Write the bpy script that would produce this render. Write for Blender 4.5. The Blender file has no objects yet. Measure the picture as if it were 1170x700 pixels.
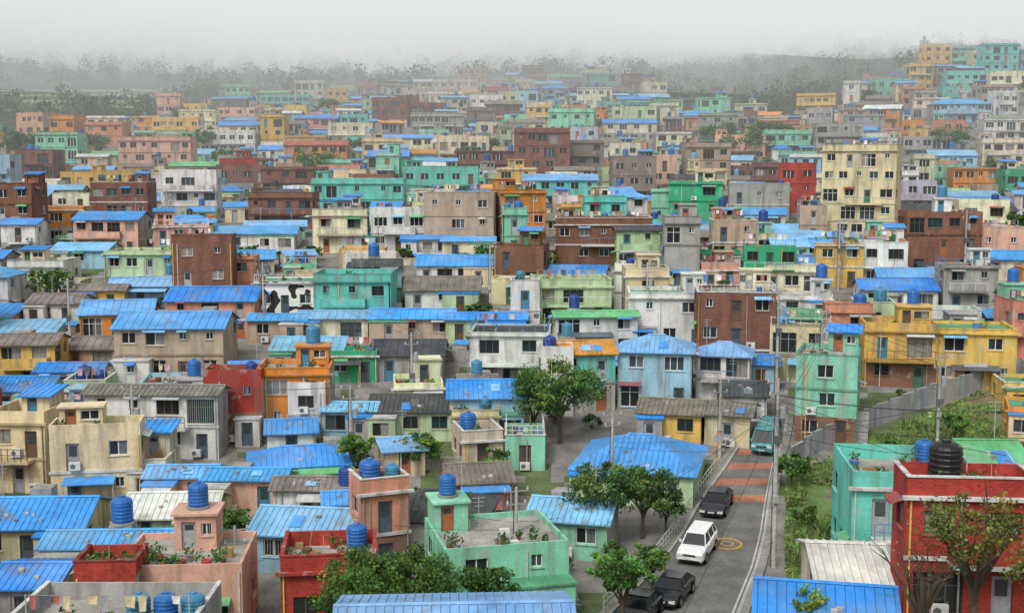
import bpy, math, random
import numpy as np
from mathutils import Vector, noise as mn
R=random.Random(11)
NP=np.random.RandomState(5)
sc=bpy.context.scene
CZ=30.0; F=1400.0; PI=math.pi
PITCH=math.atan(160/1400.0); CP=math.cos(PITCH); SP=math.sin(PITCH)

# ------------------------------------------------------------------ terrain
PR=[(-3000,80),(-300,40),(-60,6),(-10,-1.6),(3,-2.4),(20,-9),(40,-17.8),(50,-22),(58,-25),(66,-26.0),(78,-26.0),(90,-25),(105,-23),
(120,-20.8),(140,-17.8),(170,-14),(210,-10),(260,-5),(320,3.5),(400,15),(500,30.5),(600,46),(700,68),(850,100),(1100,145),(1500,200),(3500,260)]
PX=[p[0] for p in PR]; PZ=[p[1] for p in PR]
import bisect
def interp(y):
    i=bisect.bisect_right(PX,y)-1
    i=max(0,min(len(PX)-2,i))
    t=(y-PX[i])/(PX[i+1]-PX[i])
    return PZ[i]+(PZ[i+1]-PZ[i])*t
def sst(a,b,x):
    t=max(0.0,min(1.0,(x-a)/(b-a))); return t*t*(3-2*t)
def H(x,y):
    k=sst(110,190,y)
    ye=y+9*math.sin(x*0.021+1.0)*k+4*math.sin(x*0.06+y*0.01)*k
    z=interp(ye)
    z+=14*sst(70,170,x)*sst(230,400,y)
    z-=4*math.exp(-((x/max(y,1)-0.17)/0.05)**2)*sst(300,450,y)
    if y>560: z+=6*mn.noise(Vector((x*0.008,y*0.008,3)))*sst(560,700,y)
    return z+CZ
def proj(x,y,z):
    zr=z-CZ; f=y*CP-zr*SP; up=y*SP+zr*CP
    return 585+F*x/f, 350-F*up/f
def ray(u,v):
    a=(u-585)/F; b=-(v-350)/F
    y=CP+b*SP; z=-SP+b*CP
    return a/y, z/y
def site(u,v,h=0.0,t0=47.0):
    rx,rz=ray(u,v); t=t0; pt=t
    while t<1600:
        if rz*t+CZ<=H(rx*t,t)+h: break
        pt=t; t*=1.006
    lo,hi=pt,t
    for _ in range(14):
        m=(lo+hi)/2
        if rz*m+CZ<=H(rx*m,m)+h: hi=m
        else: lo=m
    return rx*hi,hi
def gp(u,v): return site(u,v,0.0,50.0)

# ------------------------------------------------------------------ materials
def newmat(name):
    m=bpy.data.materials.new(name); m.use_nodes=True
    nt=m.node_tree; b=nt.nodes.get('Principled BSDF')
    return m,nt,b
def noise_f(nt,scale,mapscale=(1,1,1),lo=0.35,hi=0.65,a=0.7,b=1.05,detail=2):
    g=nt.nodes.new('ShaderNodeNewGeometry')
    mp=nt.nodes.new('ShaderNodeMapping'); mp.inputs['Scale'].default_value=mapscale
    nt.links.new(g.outputs['Position'],mp.inputs['Vector'])
    no=nt.nodes.new('ShaderNodeTexNoise'); no.inputs['Scale'].default_value=scale; no.inputs['Detail'].default_value=detail
    nt.links.new(mp.outputs[0],no.inputs['Vector'])
    mr=nt.nodes.new('ShaderNodeMapRange'); mr.inputs[1].default_value=lo; mr.inputs[2].default_value=hi
    mr.inputs[3].default_value=a; mr.inputs[4].default_value=b
    nt.links.new(no.outputs['Fac'],mr.inputs[0])
    return mr.outputs[0],no.outputs['Fac']
def mulc(nt,col,fac):
    vm=nt.nodes.new('ShaderNodeVectorMath'); vm.operation='SCALE'
    nt.links.new(col,vm.inputs[0]); nt.links.new(fac,vm.inputs['Scale']); return vm.outputs[0]
def mixc(nt,fac,a,b):
    mx=nt.nodes.new('ShaderNodeMix'); mx.data_type='RGBA'
    nt.links.new(fac,mx.inputs[0])
    for i,s in ((6,a),(7,b)):
        if isinstance(s,tuple): mx.inputs[i].default_value=(*s,1)
        else: nt.links.new(s,mx.inputs[i])
    return mx.outputs[2]
def attr(nt):
    a=nt.nodes.new('ShaderNodeAttribute'); a.attribute_name='Col'; return a.outputs['Color']
def m_wall():
    m,nt,b=newmat('painted_render'); c=attr(nt)
    f1,_=noise_f(nt,0.5,(1,1,1),.3,.7,.80,1.08)
    f3,n3=noise_f(nt,6,(1,1,1),.3,.7,.86,1.06)
    c=mulc(nt,mulc(nt,c,f1),f3)
    gr,_=noise_f(nt,1.3,(1,1,0.13),.47,.76,0.0,.80,4)
    c=mixc(nt,gr,c,(.15,.135,.11))
    pt,_=noise_f(nt,.9,(1,1,.7),.61,.64,0.0,.38,3)
    c=mixc(nt,pt,c,(.40,.38,.34))
    nt.links.new(c,b.inputs['Base Color']); b.inputs['Roughness'].default_value=.9
    b.inputs['Specular IOR Level'].default_value=.15
    return m
def m_brick():
    m,nt,b=newmat('brickwork'); c=attr(nt)
    g=nt.nodes.new('ShaderNodeNewGeometry'); sx=nt.nodes.new('ShaderNodeSeparateXYZ'); nt.links.new(g.outputs['Position'],sx.inputs[0])
    ad=nt.nodes.new('ShaderNodeMath'); nt.links.new(sx.outputs[0],ad.inputs[0]); nt.links.new(sx.outputs[1],ad.inputs[1])
    cb=nt.nodes.new('ShaderNodeCombineXYZ'); nt.links.new(ad.outputs[0],cb.inputs[0]); nt.links.new(sx.outputs[2],cb.inputs[1])
    br=nt.nodes.new('ShaderNodeTexBrick'); br.inputs['Scale'].default_value=2.2; br.inputs['Color1'].default_value=(1.25,1.15,1.1,1)
    br.inputs['Color2'].default_value=(.75,.75,.8,1); br.inputs['Mortar'].default_value=(1.4,1.6,1.7,1); br.inputs['Mortar Size'].default_value=.02
    nt.links.new(cb.outputs[0],br.inputs['Vector'])
    vm=nt.nodes.new('ShaderNodeVectorMath'); vm.operation='MULTIPLY'; nt.links.new(c,vm.inputs[0]); nt.links.new(br.outputs['Color'],vm.inputs[1])
    f1,n1=noise_f(nt,.8,(1,1,.3),.3,.7,.65,1.15,4)
    nt.links.new(mulc(nt,vm.outputs[0],f1),b.inputs['Base Color']); b.inputs['Roughness'].default_value=.9; b.inputs['Specular IOR Level'].default_value=.2; return m
def m_metal():
    m,nt,b=newmat('corrugated_sheet'); c=attr(nt)
    f1,_=noise_f(nt,.35,(1,1,1),.3,.7,.78,1.18)
    f2,n2=noise_f(nt,3,(1,.5,1),.3,.7,.82,1.12,4)
    c=mulc(nt,mulc(nt,c,f1),f2)
    fd,_=noise_f(nt,.22,(1,1,1),.45,.75,0,.35,3)
    c=mixc(nt,fd,c,(.30,.44,.55))
    gr,_=noise_f(nt,.9,(1,.6,1),.57,.74,0,.7,5)
    c=mixc(nt,gr,c,(.19,.15,.11))
    nt.links.new(c,b.inputs['Base Color']); b.inputs['Roughness'].default_value=.55; b.inputs['Specular IOR Level'].default_value=.3; return m
def m_conc(name='concrete',a=.65,bb=1.2):
    m,nt,b=newmat(name); c=attr(nt)
    f1,_=noise_f(nt,.45,(1,1,1),.3,.7,a,bb,4); f2,n2=noise_f(nt,5,(1,1,1),.3,.7,.78,1.15,3)
    nt.links.new(mulc(nt,mulc(nt,c,f1),f2),b.inputs['Base Color']); b.inputs['Roughness'].default_value=.92
    b.inputs['Specular IOR Level'].default_value=.15
    return m
def m_simple(name,rough,spec=.5,metal=0.0):
    m,nt,b=newmat(name); c=attr(nt)
    f2,n2=noise_f(nt,4,(1,1,1),.3,.7,.85,1.1,1)
    nt.links.new(mulc(nt,c,f2),b.inputs['Base Color']); b.inputs['Roughness'].default_value=rough
    b.inputs['Specular IOR Level'].default_value=spec; b.inputs['Metallic'].default_value=metal; return m
def m_leaf():
    m,nt,b=newmat('foliage'); c=attr(nt)
    f2,_=noise_f(nt,1.2,(1,1,1),.3,.7,.7,1.3,1)
    c=mulc(nt,c,f2)
    nt.links.new(c,b.inputs['Base Color']); b.inputs['Roughness'].default_value=.6; b.inputs['Specular IOR Level'].default_value=.25
    tr=nt.nodes.new('ShaderNodeBsdfTranslucent'); nt.links.new(c,tr.inputs[0])
    mx=nt.nodes.new('ShaderNodeMixShader'); mx.inputs[0].default_value=.3
    nt.links.new(b.outputs[0],mx.inputs[1]); nt.links.new(tr.outputs[0],mx.inputs[2])
    nt.links.new(mx.outputs[0],nt.nodes['Material Output'].inputs[0]); return m
def m_slate():
    m,nt,b=newmat('slate_sheet'); c=attr(nt)
    f1,_=noise_f(nt,.6,(1,1,1),.3,.7,.6,1.25,4); f2,n2=noise_f(nt,6,(1,.4,1),.3,.7,.75,1.2,3)
    nt.links.new(mulc(nt,mulc(nt,c,f1),f2),b.inputs['Base Color']); b.inputs['Roughness'].default_value=.85; return m
def m_cow():
    m,nt,b=newmat('cow_pattern_paint')
    g=nt.nodes.new('ShaderNodeNewGeometry'); no=nt.nodes.new('ShaderNodeTexNoise'); no.inputs['Scale'].default_value=.8; no.inputs['Detail'].default_value=.3
    nt.links.new(g.outputs['Position'],no.inputs['Vector'])
    cr=nt.nodes.new('ShaderNodeValToRGB'); cr.color_ramp.interpolation='CONSTANT'
    cr.color_ramp.elements[0].color=(.75,.75,.72,1); cr.color_ramp.elements[1].position=.56; cr.color_ramp.elements[1].color=(.02,.02,.02,1)
    nt.links.new(no.outputs[0],cr.inputs[0]); nt.links.new(cr.outputs[0],b.inputs['Base Color']); b.inputs['Roughness'].default_value=.8; return m
WALL,BRICK,METAL,CONC,GLASS,PAINT,LEAF,SLATE,COW,PLAST,BARK=range(11)
MATS=[m_wall(),m_brick(),m_metal(),m_conc(),m_simple('window_glass',.12,.5),m_simple('paint',.55,.4),m_leaf(),m_slate(),m_cow(),m_simple('tank_plastic',.4,.4),m_simple('bark',.9,.2)]
M_GROUND=m_conc('ground_soil_concrete',.6,1.25)
M_ROAD=m_conc('asphalt',.7,1.25)
M_CAR=m_simple('car_paint',.2,.6)

# ------------------------------------------------------------------ mesh builders
class MB:
    def __init__(s): s.v=[];s.f=[];s.m=[];s.c=[]
    def poly(s,pts,m,c):
        n=len(s.v); s.v.extend(pts); s.f.append(tuple(range(n,n+len(pts)))); s.m.append(m); s.c.append(c)
    def q(s,a,b,c,d,m,col): s.poly((a,b,c,d),m,col)
    def box(s,x0,x1,y0,y1,z0,z1,m,c,bot=False,ct=None):
        n=len(s.v)
        s.v.extend([(x0,y0,z0),(x1,y0,z0),(x1,y1,z0),(x0,y1,z0),(x0,y0,z1),(x1,y0,z1),(x1,y1,z1),(x0,y1,z1)])
        fs=[(0,1,5,4),(1,2,6,5),(2,3,7,6),(3,0,4,7),(4,5,6,7)]
        if bot: fs.append((3,2,1,0))
        for i,f in enumerate(fs):
            s.f.append(tuple(n+k for k in f)); s.m.append(m); s.c.append(ct if (ct and i==4) else c)
    def lathe(s,cx,cy,cz,prof,seg,m,c):
        n=len(s.v)
        for r,z in prof:
            for k in range(seg):
                a=2*PI*k/seg; s.v.append((cx+r*math.cos(a),cy+r*math.sin(a),cz+z))
        for i in range(len(prof)-1):
            for k in range(seg):
                k2=(k+1)%seg
                s.f.append((n+i*seg+k,n+i*seg+k2,n+(i+1)*seg+k2,n+(i+1)*seg+k)); s.m.append(m); s.c.append(c)
    def tube(s,p0,p1,r0,r1,seg,m,c):
        p0=Vector(p0);p1=Vector(p1); d=(p1-p0).normalized()
        a=d.orthogonal().normalized(); b=d.cross(a); n=len(s.v)
        for p,r in ((p0,r0),(p1,r1)):
            for k in range(seg):
                t=2*PI*k/seg; w=p+a*(r*math.cos(t))+b*(r*math.sin(t)); s.v.append(tuple(w))
        for k in range(seg):
            k2=(k+1)%seg; s.f.append((n+k,n+k2,n+seg+k2,n+seg+k)); s.m.append(m); s.c.append(c)
    def leaves(s,cx,cy,cz,r,n,size,col):
        for _ in range(n):
            d=Vector((R.gauss(0,1),R.gauss(0,1),R.gauss(0,.8))); d.normalize(); d*=r*R.random()**.4
            a=Vector((R.gauss(0,1),R.gauss(0,1),R.gauss(0,1))).normalized()*size; b=a.orthogonal().normalized()*size*.7
            c=Vector((cx,cy,cz))+d; k=R.uniform(.6,1.5)
            s.poly([tuple(c-a),tuple(c-b),tuple(c+a),tuple(c+b)],LEAF,(col[0]*k,col[1]*k,col[2]*k))
    def mesh(s,name,mats=MATS,dx=0,dy=0):
        me=bpy.data.meshes.new(name)
        if dx or dy: s.v=[(a-dx,b-dy,c) for a,b,c in s.v]
        me.from_pydata(s.v,[],s.f)
        for mt in mats: me.materials.append(mt)
        me.polygons.foreach_set('material_index',s.m)
        at=me.color_attributes.new('Col','FLOAT_COLOR','CORNER')
        ln=np.array([len(f) for f in s.f]); ca=np.ones((len(s.f),4),dtype=np.float32); ca[:,:3]=np.array(s.c,dtype=np.float32)
        at.data.foreach_set('color',np.repeat(ca,ln,axis=0).ravel())
        me.update(); return me
def add(me,name,loc=(0,0,0),yaw=0,scale=None):
    o=bpy.data.objects.new(name,me); sc.collection.objects.link(o); o.location=loc; o.rotation_euler=(0,0,yaw)
    if scale: o.scale=(scale,)*3
    return o
def quads_mesh(name,Q,C,mi,mats):
    n=len(Q); me=bpy.data.meshes.new(name)
    me.vertices.add(4*n); me.vertices.foreach_set('co',Q.reshape(-1).astype(np.float32))
    me.loops.add(4*n); me.loops.foreach_set('vertex_index',np.arange(4*n,dtype=np.int32))
    me.polygons.add(n); me.polygons.foreach_set('loop_start',np.arange(0,4*n,4,dtype=np.int32))
    for mt in mats: me.materials.append(mt)
    me.polygons.foreach_set('material_index',mi.astype(np.int32))
    me.update(calc_edges=True)
    at=me.color_attributes.new('Col','FLOAT_COLOR','CORNER')
    ca=np.ones((n,4),dtype=np.float32); ca[:,:3]=C
    at.data.foreach_set('color',np.repeat(ca,4,axis=0).ravel()); return me
def leafquads(cent,size,col):
    n=len(cent); a=NP.normal(size=(n,3)); a/=np.linalg.norm(a,axis=1)[:,None]
    b=np.cross(a,NP.normal(size=(n,3))); b/=np.linalg.norm(b,axis=1)[:,None]
    sz=size if np.ndim(size) else np.full(n,size); a*=sz[:,None]; b*=sz[:,None]*.65
    return np.stack([cent-a,cent-b,cent+a,cent+b],axis=1),col

# ------------------------------------------------------------------ houses
COL=dict(W=(.70,.70,.66),C=(.70,.59,.36),E=(.71,.66,.48),Y=(.71,.46,.12),O=(.68,.26,.05),P=(.68,.40,.30),S=(.62,.28,.18),M=(.25,.60,.42),
T=(.14,.54,.46),G=(.04,.38,.18),g=(.46,.60,.36),B=(.19,.09,.062),R=(.34,.05,.035),L=(.31,.53,.65),A=(.36,.36,.34),N=(.44,.34,.25),K=(.10,.09,.085),V=(.44,.42,.50),D=(.24,.20,.17))
RC=dict(b=(.035,.25,.66),l=(.19,.43,.68),d=(.06,.065,.07),g=(.19,.175,.14),o=(.60,.26,.05),e=(.12,.40,.16),w=(.62,.62,.60),r=(.34,.09,.05),t=(.12,.44,.41))
def vc(c,k=.07,rr=R):
    f=rr.uniform(1-k*1.6,1+k*.8); return tuple(max(.005,min(.85,x*f*rr.uniform(1-k*.6,1+k*.6))) for x in c)
def lerp3(a,b,t): return tuple(a[i]+(b[i]-a[i])*t for i in range(3))
def facade(mb,ox,oy,dx,dy,W,z0,z1,ops,m,c,lod,fc):
    nx,ny=dy,-dx
    def P(s,z,d): return (ox+dx*s-nx*d,oy+dy*s-ny*d,z)
    xs=sorted({0,W}|{o[0] for o in ops}|{o[1] for o in ops}); zs=sorted({z0,z1}|{o[2] for o in ops}|{o[3] for o in ops})
    for i in range(len(xs)-1):
        for j in range(len(zs)-1):
            cx=(xs[i]+xs[i+1])/2; cz=(zs[j]+zs[j+1])/2
            if any(o[0]<cx<o[1] and o[2]<cz<o[3] for o in ops): continue
            mb.q(P(xs[i],zs[j],0),P(xs[i+1],zs[j],0),P(xs[i+1],zs[j+1],0),P(xs[i],zs[j+1],0),m,c)
    for (a,b,e,t,kind) in ops:
        r=.16 if lod<2 else .2
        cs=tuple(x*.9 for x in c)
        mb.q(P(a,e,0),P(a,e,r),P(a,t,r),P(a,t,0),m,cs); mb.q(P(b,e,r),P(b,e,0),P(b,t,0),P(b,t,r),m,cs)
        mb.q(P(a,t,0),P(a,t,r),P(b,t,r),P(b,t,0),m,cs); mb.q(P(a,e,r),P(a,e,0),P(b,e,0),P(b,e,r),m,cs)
        if kind=='d':
            dc=R.choice([(.30,.30,.30),(.12,.07,.04),(.05,.16,.10),(.35,.36,.38),(.08,.10,.14),(.35,.12,.05),(.06,.2,.3)])
            mb.q(P(a,e,r),P(b,e,r),P(b,t,r),P(a,t,r),PAINT,dc)
            if lod<2:
                w=b-a; mb.q(P(a+w*.2,e+1.1,r-.03),P(b-w*.2,e+1.1,r-.03),P(b-w*.2,t-.2,r-.03),P(a+w*.2,t-.2,r-.03),GLASS,(.05,.06,.06))
            continue
        gk=R.random()
        gcol=(.022,.027,.027) if gk<.6 else ((.05,.065,.07) if gk<.78 else ((.02,.05,.05) if gk<.88 else (.25,.24,.21)))
        nmul=2 if (b-a)<1.9 else 3
        if lod<2 and R.random()<.35:
            mid=(a+b)/2
            mb.q(P(a,e,r),P(mid,e,r),P(mid,t,r),P(a,t,r),GLASS,gcol)
            g2=R.choice([(.25,.24,.22),(.12,.13,.13),(.02,.02,.02)])
            mb.q(P(mid,e,r),P(b,e,r),P(b,t,r),P(mid,t,r),GLASS,g2)
        else: mb.q(P(a,e,r),P(b,e,r),P(b,t,r),P(a,t,r),GLASS,gcol)
        fw=.06; d=r-.035
        if lod<2:
            for s0,s1 in ((a,a+fw),(b-fw,b)): mb.q(P(s0,e,d),P(s1,e,d),P(s1,t,d),P(s0,t,d),PAINT,fc)
            for q0,q1 in ((e,e+fw),(t-fw,t)): mb.q(P(a+fw,q0,d),P(b-fw,q0,d),P(b-fw,q1,d),P(a+fw,q1,d),PAINT,fc)
        for k in range(1,nmul):
            s=a+(b-a)*k/nmul; hw=.035 if lod<2 else .05
            mb.q(P(s-hw,e+fw,d),P(s+hw,e+fw,d),P(s+hw,t-fw,d),P(s-hw,t-fw,d),PAINT,fc)
        if lod<2 and t-e>1.4:
            zz=e+(t-e)*.66; mb.q(P(a+fw,zz,d+.01),P(b-fw,zz,d+.01),P(b-fw,zz+.05,d+.01),P(a+fw,zz+.05,d+.01),PAINT,fc)
        if lod<2:
            A=[P(a-.08,e-.08,0),P(b+.08,e-.08,0),P(b+.08,e-.08,-.08),P(a-.08,e-.08,-.08),P(a-.08,e-.002,0),P(b+.08,e-.002,0),P(b+.08,e-.002,-.08),P(a-.08,e-.002,-.08)]
            for f in ((3,2,6,7),(7,6,5,4),(0,3,7,4),(2,1,5,6)): mb.poly([A[i] for i in f],CONC,tuple(min(.7,x*.8+.08) for x in c))
            rr=R.random()
            if rr<.24:
                ac=R.choice([RC['b'],RC['e'],(.5,.5,.48),RC['l'],(.3,.05,.04),(.3,.3,.3)])
                mb.q(P(a-.15,t+.12,-.6),P(b+.15,t+.12,-.6),P(b+.15,t+.32,-.002),P(a-.15,t+.32,-.002),METAL,ac)
                mb.q(P(a-.15,t+.04,-.6),P(b+.15,t+.04,-.6),P(b+.15,t+.12,-.6),P(a-.15,t+.12,-.6),METAL,ac)
            elif rr<.36 and lod==0:
                for k in range(int((b-a)/.18)):
                    s=a+.09+k*.18; mb.q(P(s,e,-.03),P(s+.03,e,-.03),P(s+.03,t,-.03),P(s,t,-.03),PAINT,(.35,.35,.35))
def openings(W,z0,fh,lod,front,ground):
    ops=[]; k=max(1,int(W/R.uniform(1.9,2.9)))
    cw=W/k; dr=R.randrange(k) if (front and (ground or R.random()<.4)) else -1
    top=min(fh-.35,2.25)
    for i in range(k):
        c=(i+.5)*cw
        if i==dr:
            w=min(.95,cw-.4); ops.append((c-w/2,c+w/2,z0+.05,z0+min(2.15,fh-.25),'d')); continue
        if R.random()<(.10 if front else .45): continue
        q=R.random()
        if q<.18: w=.7; a=top-.75
        elif q<.65: w=1.35; a=top-1.1
        elif q<.88: w=1.9; a=top-1.3
        else: w=2.3; a=.25
        w=min(w,cw-.5)
        if w<.4: continue
        c+=R.uniform(-.1,.1)
        ops.append((c-w/2,c+w/2,z0+a,z0+top,'w'))
    return ops
def pitched(mb,W,D,h,rise,hx,m,c,sp,x_off=0,y_off=0,shed=False):
    ox,oy=.3,.38
    X0,X1,Y0,Y1=-ox+x_off,W+ox+x_off,-oy+y_off,D+oy+y_off
    ym=Y1 if shed else D/2+y_off
    sl=rise/(D if shed else D/2); ze=h-oy*sl; zr=h+rise+(oy*sl if shed else 0)
    e0=(X0,Y0,ze);e1=(X1,Y0,ze);r0=(X0+hx,ym,zr);r1=(X1-hx,ym,zr);b0=(X0,Y1,ze);b1=(X1,Y1,ze)
    dn=lambda p:(p[0],p[1],p[2]-.1)
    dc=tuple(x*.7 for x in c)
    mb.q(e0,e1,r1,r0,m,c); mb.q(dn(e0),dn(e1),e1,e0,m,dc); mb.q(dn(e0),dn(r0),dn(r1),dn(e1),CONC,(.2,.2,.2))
    if not shed:
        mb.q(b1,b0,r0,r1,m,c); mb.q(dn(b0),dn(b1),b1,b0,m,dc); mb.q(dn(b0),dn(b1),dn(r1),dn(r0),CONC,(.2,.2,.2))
    if hx>0: mb.poly([e0,r0,b0],m,c); mb.poly([e1,b1,r1],m,c)
    else:
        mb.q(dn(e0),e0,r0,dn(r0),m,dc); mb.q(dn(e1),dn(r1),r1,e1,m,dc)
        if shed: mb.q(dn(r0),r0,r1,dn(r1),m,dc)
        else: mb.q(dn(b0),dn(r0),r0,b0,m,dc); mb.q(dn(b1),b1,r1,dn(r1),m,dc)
    if sp:
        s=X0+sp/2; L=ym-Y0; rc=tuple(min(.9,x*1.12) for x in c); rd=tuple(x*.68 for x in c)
        while s<X1:
            t=1.0 if hx<=0 else min(1,(s-X0)/hx,(X1-s)/hx)
            if t>.05:
                w=.05; z2=ze+(zr-ze)*t; y2=Y0+L*t; k=.05
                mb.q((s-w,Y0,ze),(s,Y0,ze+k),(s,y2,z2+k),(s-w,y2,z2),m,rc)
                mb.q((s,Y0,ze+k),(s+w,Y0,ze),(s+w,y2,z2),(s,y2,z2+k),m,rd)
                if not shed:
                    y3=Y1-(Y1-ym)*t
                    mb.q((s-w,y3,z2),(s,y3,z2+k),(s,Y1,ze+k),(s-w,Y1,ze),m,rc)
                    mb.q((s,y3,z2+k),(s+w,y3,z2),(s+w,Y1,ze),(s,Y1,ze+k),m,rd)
            s+=sp
        if not shed:
            w=.14; mb.q((r0[0],ym-w,zr-.0),(r1[0],ym-w,zr-.0),(r1[0],ym,zr+.09),(r0[0],ym,zr+.09),m,rc)
            mb.q((r0[0],ym,zr+.09),(r1[0],ym,zr+.09),(r1[0],ym+w,zr),(r0[0],ym+w,zr),m,rc)
def rail(mb,x0,y0,x1,y1,z,hh,c,lod):
    L=math.hypot(x1-x0,y1-y0); n=max(1,int(L/(.5 if lod==0 else 1.2)))
    for i in range(n+1):
        t=i/n; x=x0+(x1-x0)*t; y=y0+(y1-y0)*t
        mb.box(x-.025,x+.025,y-.025,y+.025,z,z+hh,PAINT,c)
    for zz in ((hh,hh*.5) if lod==0 else (hh,)):
        if abs(x1-x0)>abs(y1-y0): mb.box(min(x0,x1),max(x0,x1),y0-.03,y0+.03,z+zz,z+zz+.05,PAINT,c,True)
        else: mb.box(x0-.03,x0+.03,min(y0,y1),max(y0,y1),z+zz,z+zz+.05,PAINT,c,True)
TANKS={}
def tank_mesh(kind):
    if kind in TANKS: return TANKS[kind]
    c={'blue':(.02,.12,.38),'navy':(.015,.05,.22),'teal':(.05,.20,.33),'black':(.015,.015,.017),'yellow':(.5,.32,.02),'sky':(.12,.35,.58)}[kind]
    mb=MB(); r=.62
    pr=[(r*.96,0)]
    for i in range(5):
        z=.1+i*.22; pr+=[(r,z),(r*1.035,z+.04),(r*1.035,z+.09),(r,z+.13)]
    pr+=[(r,1.22),(r*.92,1.32),(r*.6,1.44),(r*.3,1.48),(r*.28,1.56),(.001,1.57)]
    mb.lathe(0,0,0,pr,18,PLAST,c)
    mb.lathe(0,0,-.14,[(.75,0),(.75,.13),(.001,.14)],12,CONC,(.3,.3,.28))
    me=mb.mesh('water_tank')
    TANKS[kind]=me; return me
def put_tank(x,y,z,s=None,kind=None):
    k=kind or R.choices(['blue','navy','teal','black','yellow','sky'],[5,3,2.5,.5,0 if y<120 else .3,1.0])[0]
    add(tank_mesh(k),'water_tank',(x,y,z+.14*(s or 1)),R.uniform(0,6),s or R.uniform(.75,1.1))
POTG=[(.06,.13,.03),(.09,.17,.04),(.05,.10,.02)]
def make_house(name,X,Y,base,yaw,W,D,h,wc,wm,roof,lod,opts=''):
    mb=MB(); n=max(1,round(h/2.75)); fh=h/n
    fc=R.choice([(.7,.7,.68),(.7,.7,.68),(.15,.10,.07),(.3,.31,.33),(.08,.08,.08)])
    c=wc; trim=R.choice([vc(wc,.1),(.6,.6,.57),tuple(x*.6 for x in wc)])
    mb.box(0,W,0,D,-4.5,0,CONC,(.22,.21,.19))
    sidec=c if R.random()<.8 else (.36,.35,.33)
    sm=wm if sidec is c else WALL
    two=n>=2 and R.random()<.22 and wm!=COW
    for i in range(n):
        z0=i*fh; z1=z0+fh
        ci,mi=(c,wm) if not (two and i==0) else (R.choice([(.40,.39,.37),(.24,.12,.08),tuple(x*.75 for x in c)]),wm)
        facade(mb,0,0,1,0,W,z0,z1,openings(W,z0,fh,lod,True,i==0),mi,ci,lod,fc)
        facade(mb,0,D,0,-1,D,z0,z1,openings(D,z0,fh,lod,False,False),sm,sidec,lod,fc)
        facade(mb,W,0,0,1,D,z0,z1,openings(D,z0,fh,lod,False,False),sm,sidec,lod,fc)
        mb.q((W,D,z0),(0,D,z0),(0,D,z1),(W,D,z1),sm,sidec)
        if i>0 and R.random()<.65:
            e=.1; mb.box(-e,W+e,-e,-.002,z0-.1,z0+.1,WALL,trim,True)
    top=h
    tank_spots=[]
    def wx(lx,ly):
        a=lx-W/2; return X+a*math.cos(yaw)-ly*math.sin(yaw), Y+a*math.sin(yaw)+ly*math.cos(yaw)
    if roof[0]=='f':
        ph=R.choice([.35,.5,.8,.9]); pt=.15
        dk=(.32,.31,.28)
        q=R.random()
        if len(roof)>1: dk=RC[roof[1]]
        elif q<.22: dk=(.11,.29,.17)
        elif q<.32: dk=(.34,.17,.12)
        elif q<.5: dk=(.43,.42,.38)
        elif q<.6: dk=(.20,.19,.17)
        z0=h; z1=h+ph
        mb.q((pt,pt,h+.02),(W-pt,pt,h+.02),(W-pt,D-pt,h+.02),(pt,D-pt,h+.02),CONC,dk)
        solid=R.random()<.7 or ph<.6
        pz=z1 if solid else h+.18
        for b in ((0,W,0,pt),(0,W,D-pt,D),(0,pt,pt,D-pt),(W-pt,W,pt,D-pt)):
            mb.box(*b,z0,pz,wm,c)
        if R.random()<.6:
            mb.box(-.05,W+.05,-.05,pt+.03,pz,pz+.07,WALL,trim,True); mb.box(-.05,pt+.03,pt+.03,D,pz,pz+.07,WALL,trim,True)
            mb.box(W-pt-.03,W+.05,pt+.03,D,pz,pz+.07,WALL,trim,True)
        if R.random()<.5:
            mb.box(-.25,W+.25,-.3,-.002,h-.12,h+.04,WALL,trim,True)
        if not solid and lod<2:
            rc=R.choice([(.6,.6,.6),(.05,.3,.15),(.1,.2,.4),(.4,.4,.4)])
            rail(mb,.1,.08,W-.1,.08,pz,.75,rc,lod); rail(mb,.08,.1,.08,D-.1,pz,.75,rc,lod); rail(mb,W-.08,.1,W-.08,D-.1,pz,.75,rc,lod)
        top=h
        pent='q' not in opts and ('p' in opts or (R.random()<.45 and W>4.2 and D>4.2))
        if pent:
            pw,pd,phh=min(W*.5,R.uniform(2.0,3.2)),min(D*.55,R.uniform(2.0,3.0)),R.uniform(1.8,2.2)
            px=R.choice([pt+.02,W-pt-pw-.02,R.uniform(.3,max(.31,W-pw-.3))]); py=D-pd-pt-.02
            pc=c if R.random()<.7 else vc(R.choice([COL['W'],COL['E'],COL['A'],COL['M']]))
            facade(mb,px,py,1,0,pw,h+.02,h+phh,[(.4,1.2,h+.1,h+1.7,'d')]+([(1.5,pw-.25,h+.9,h+1.6,'w')] if pw>2.3 else []),wm,pc,lod,fc)
            mb.q((px,py+pd,h),(px,py,h),(px,py,h+phh),(px,py+pd,h+phh),wm,pc); mb.q((px+pw,py,h),(px+pw,py+pd,h),(px+pw,py+pd,h+phh),(px+pw,py,h+phh),wm,pc)
            mb.q((px+pw,py+pd,h),(px,py+pd,h),(px,py+pd,h+phh),(px+pw,py+pd,h+phh),wm,pc)
            if R.random()<.3:
                pitched(mb,pw,pd,h+phh,.3,0,METAL,vc(RC['b']),.5 if lod<2 else 0,px,py,True)
            else: mb.box(px-.15,px+pw+.15,py-.2,py+pd,h+phh,h+phh+.14,CONC,tuple(min(.7,x*.85+.05) for x in pc),True); tank_spots.append((px+pw/2,py+pd/2,h+phh+.14))
        elif 'q' not in opts or 't' in opts: tank_spots.append((R.choice([1.1,W-1.1]),D-1.2,h+.02))
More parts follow.
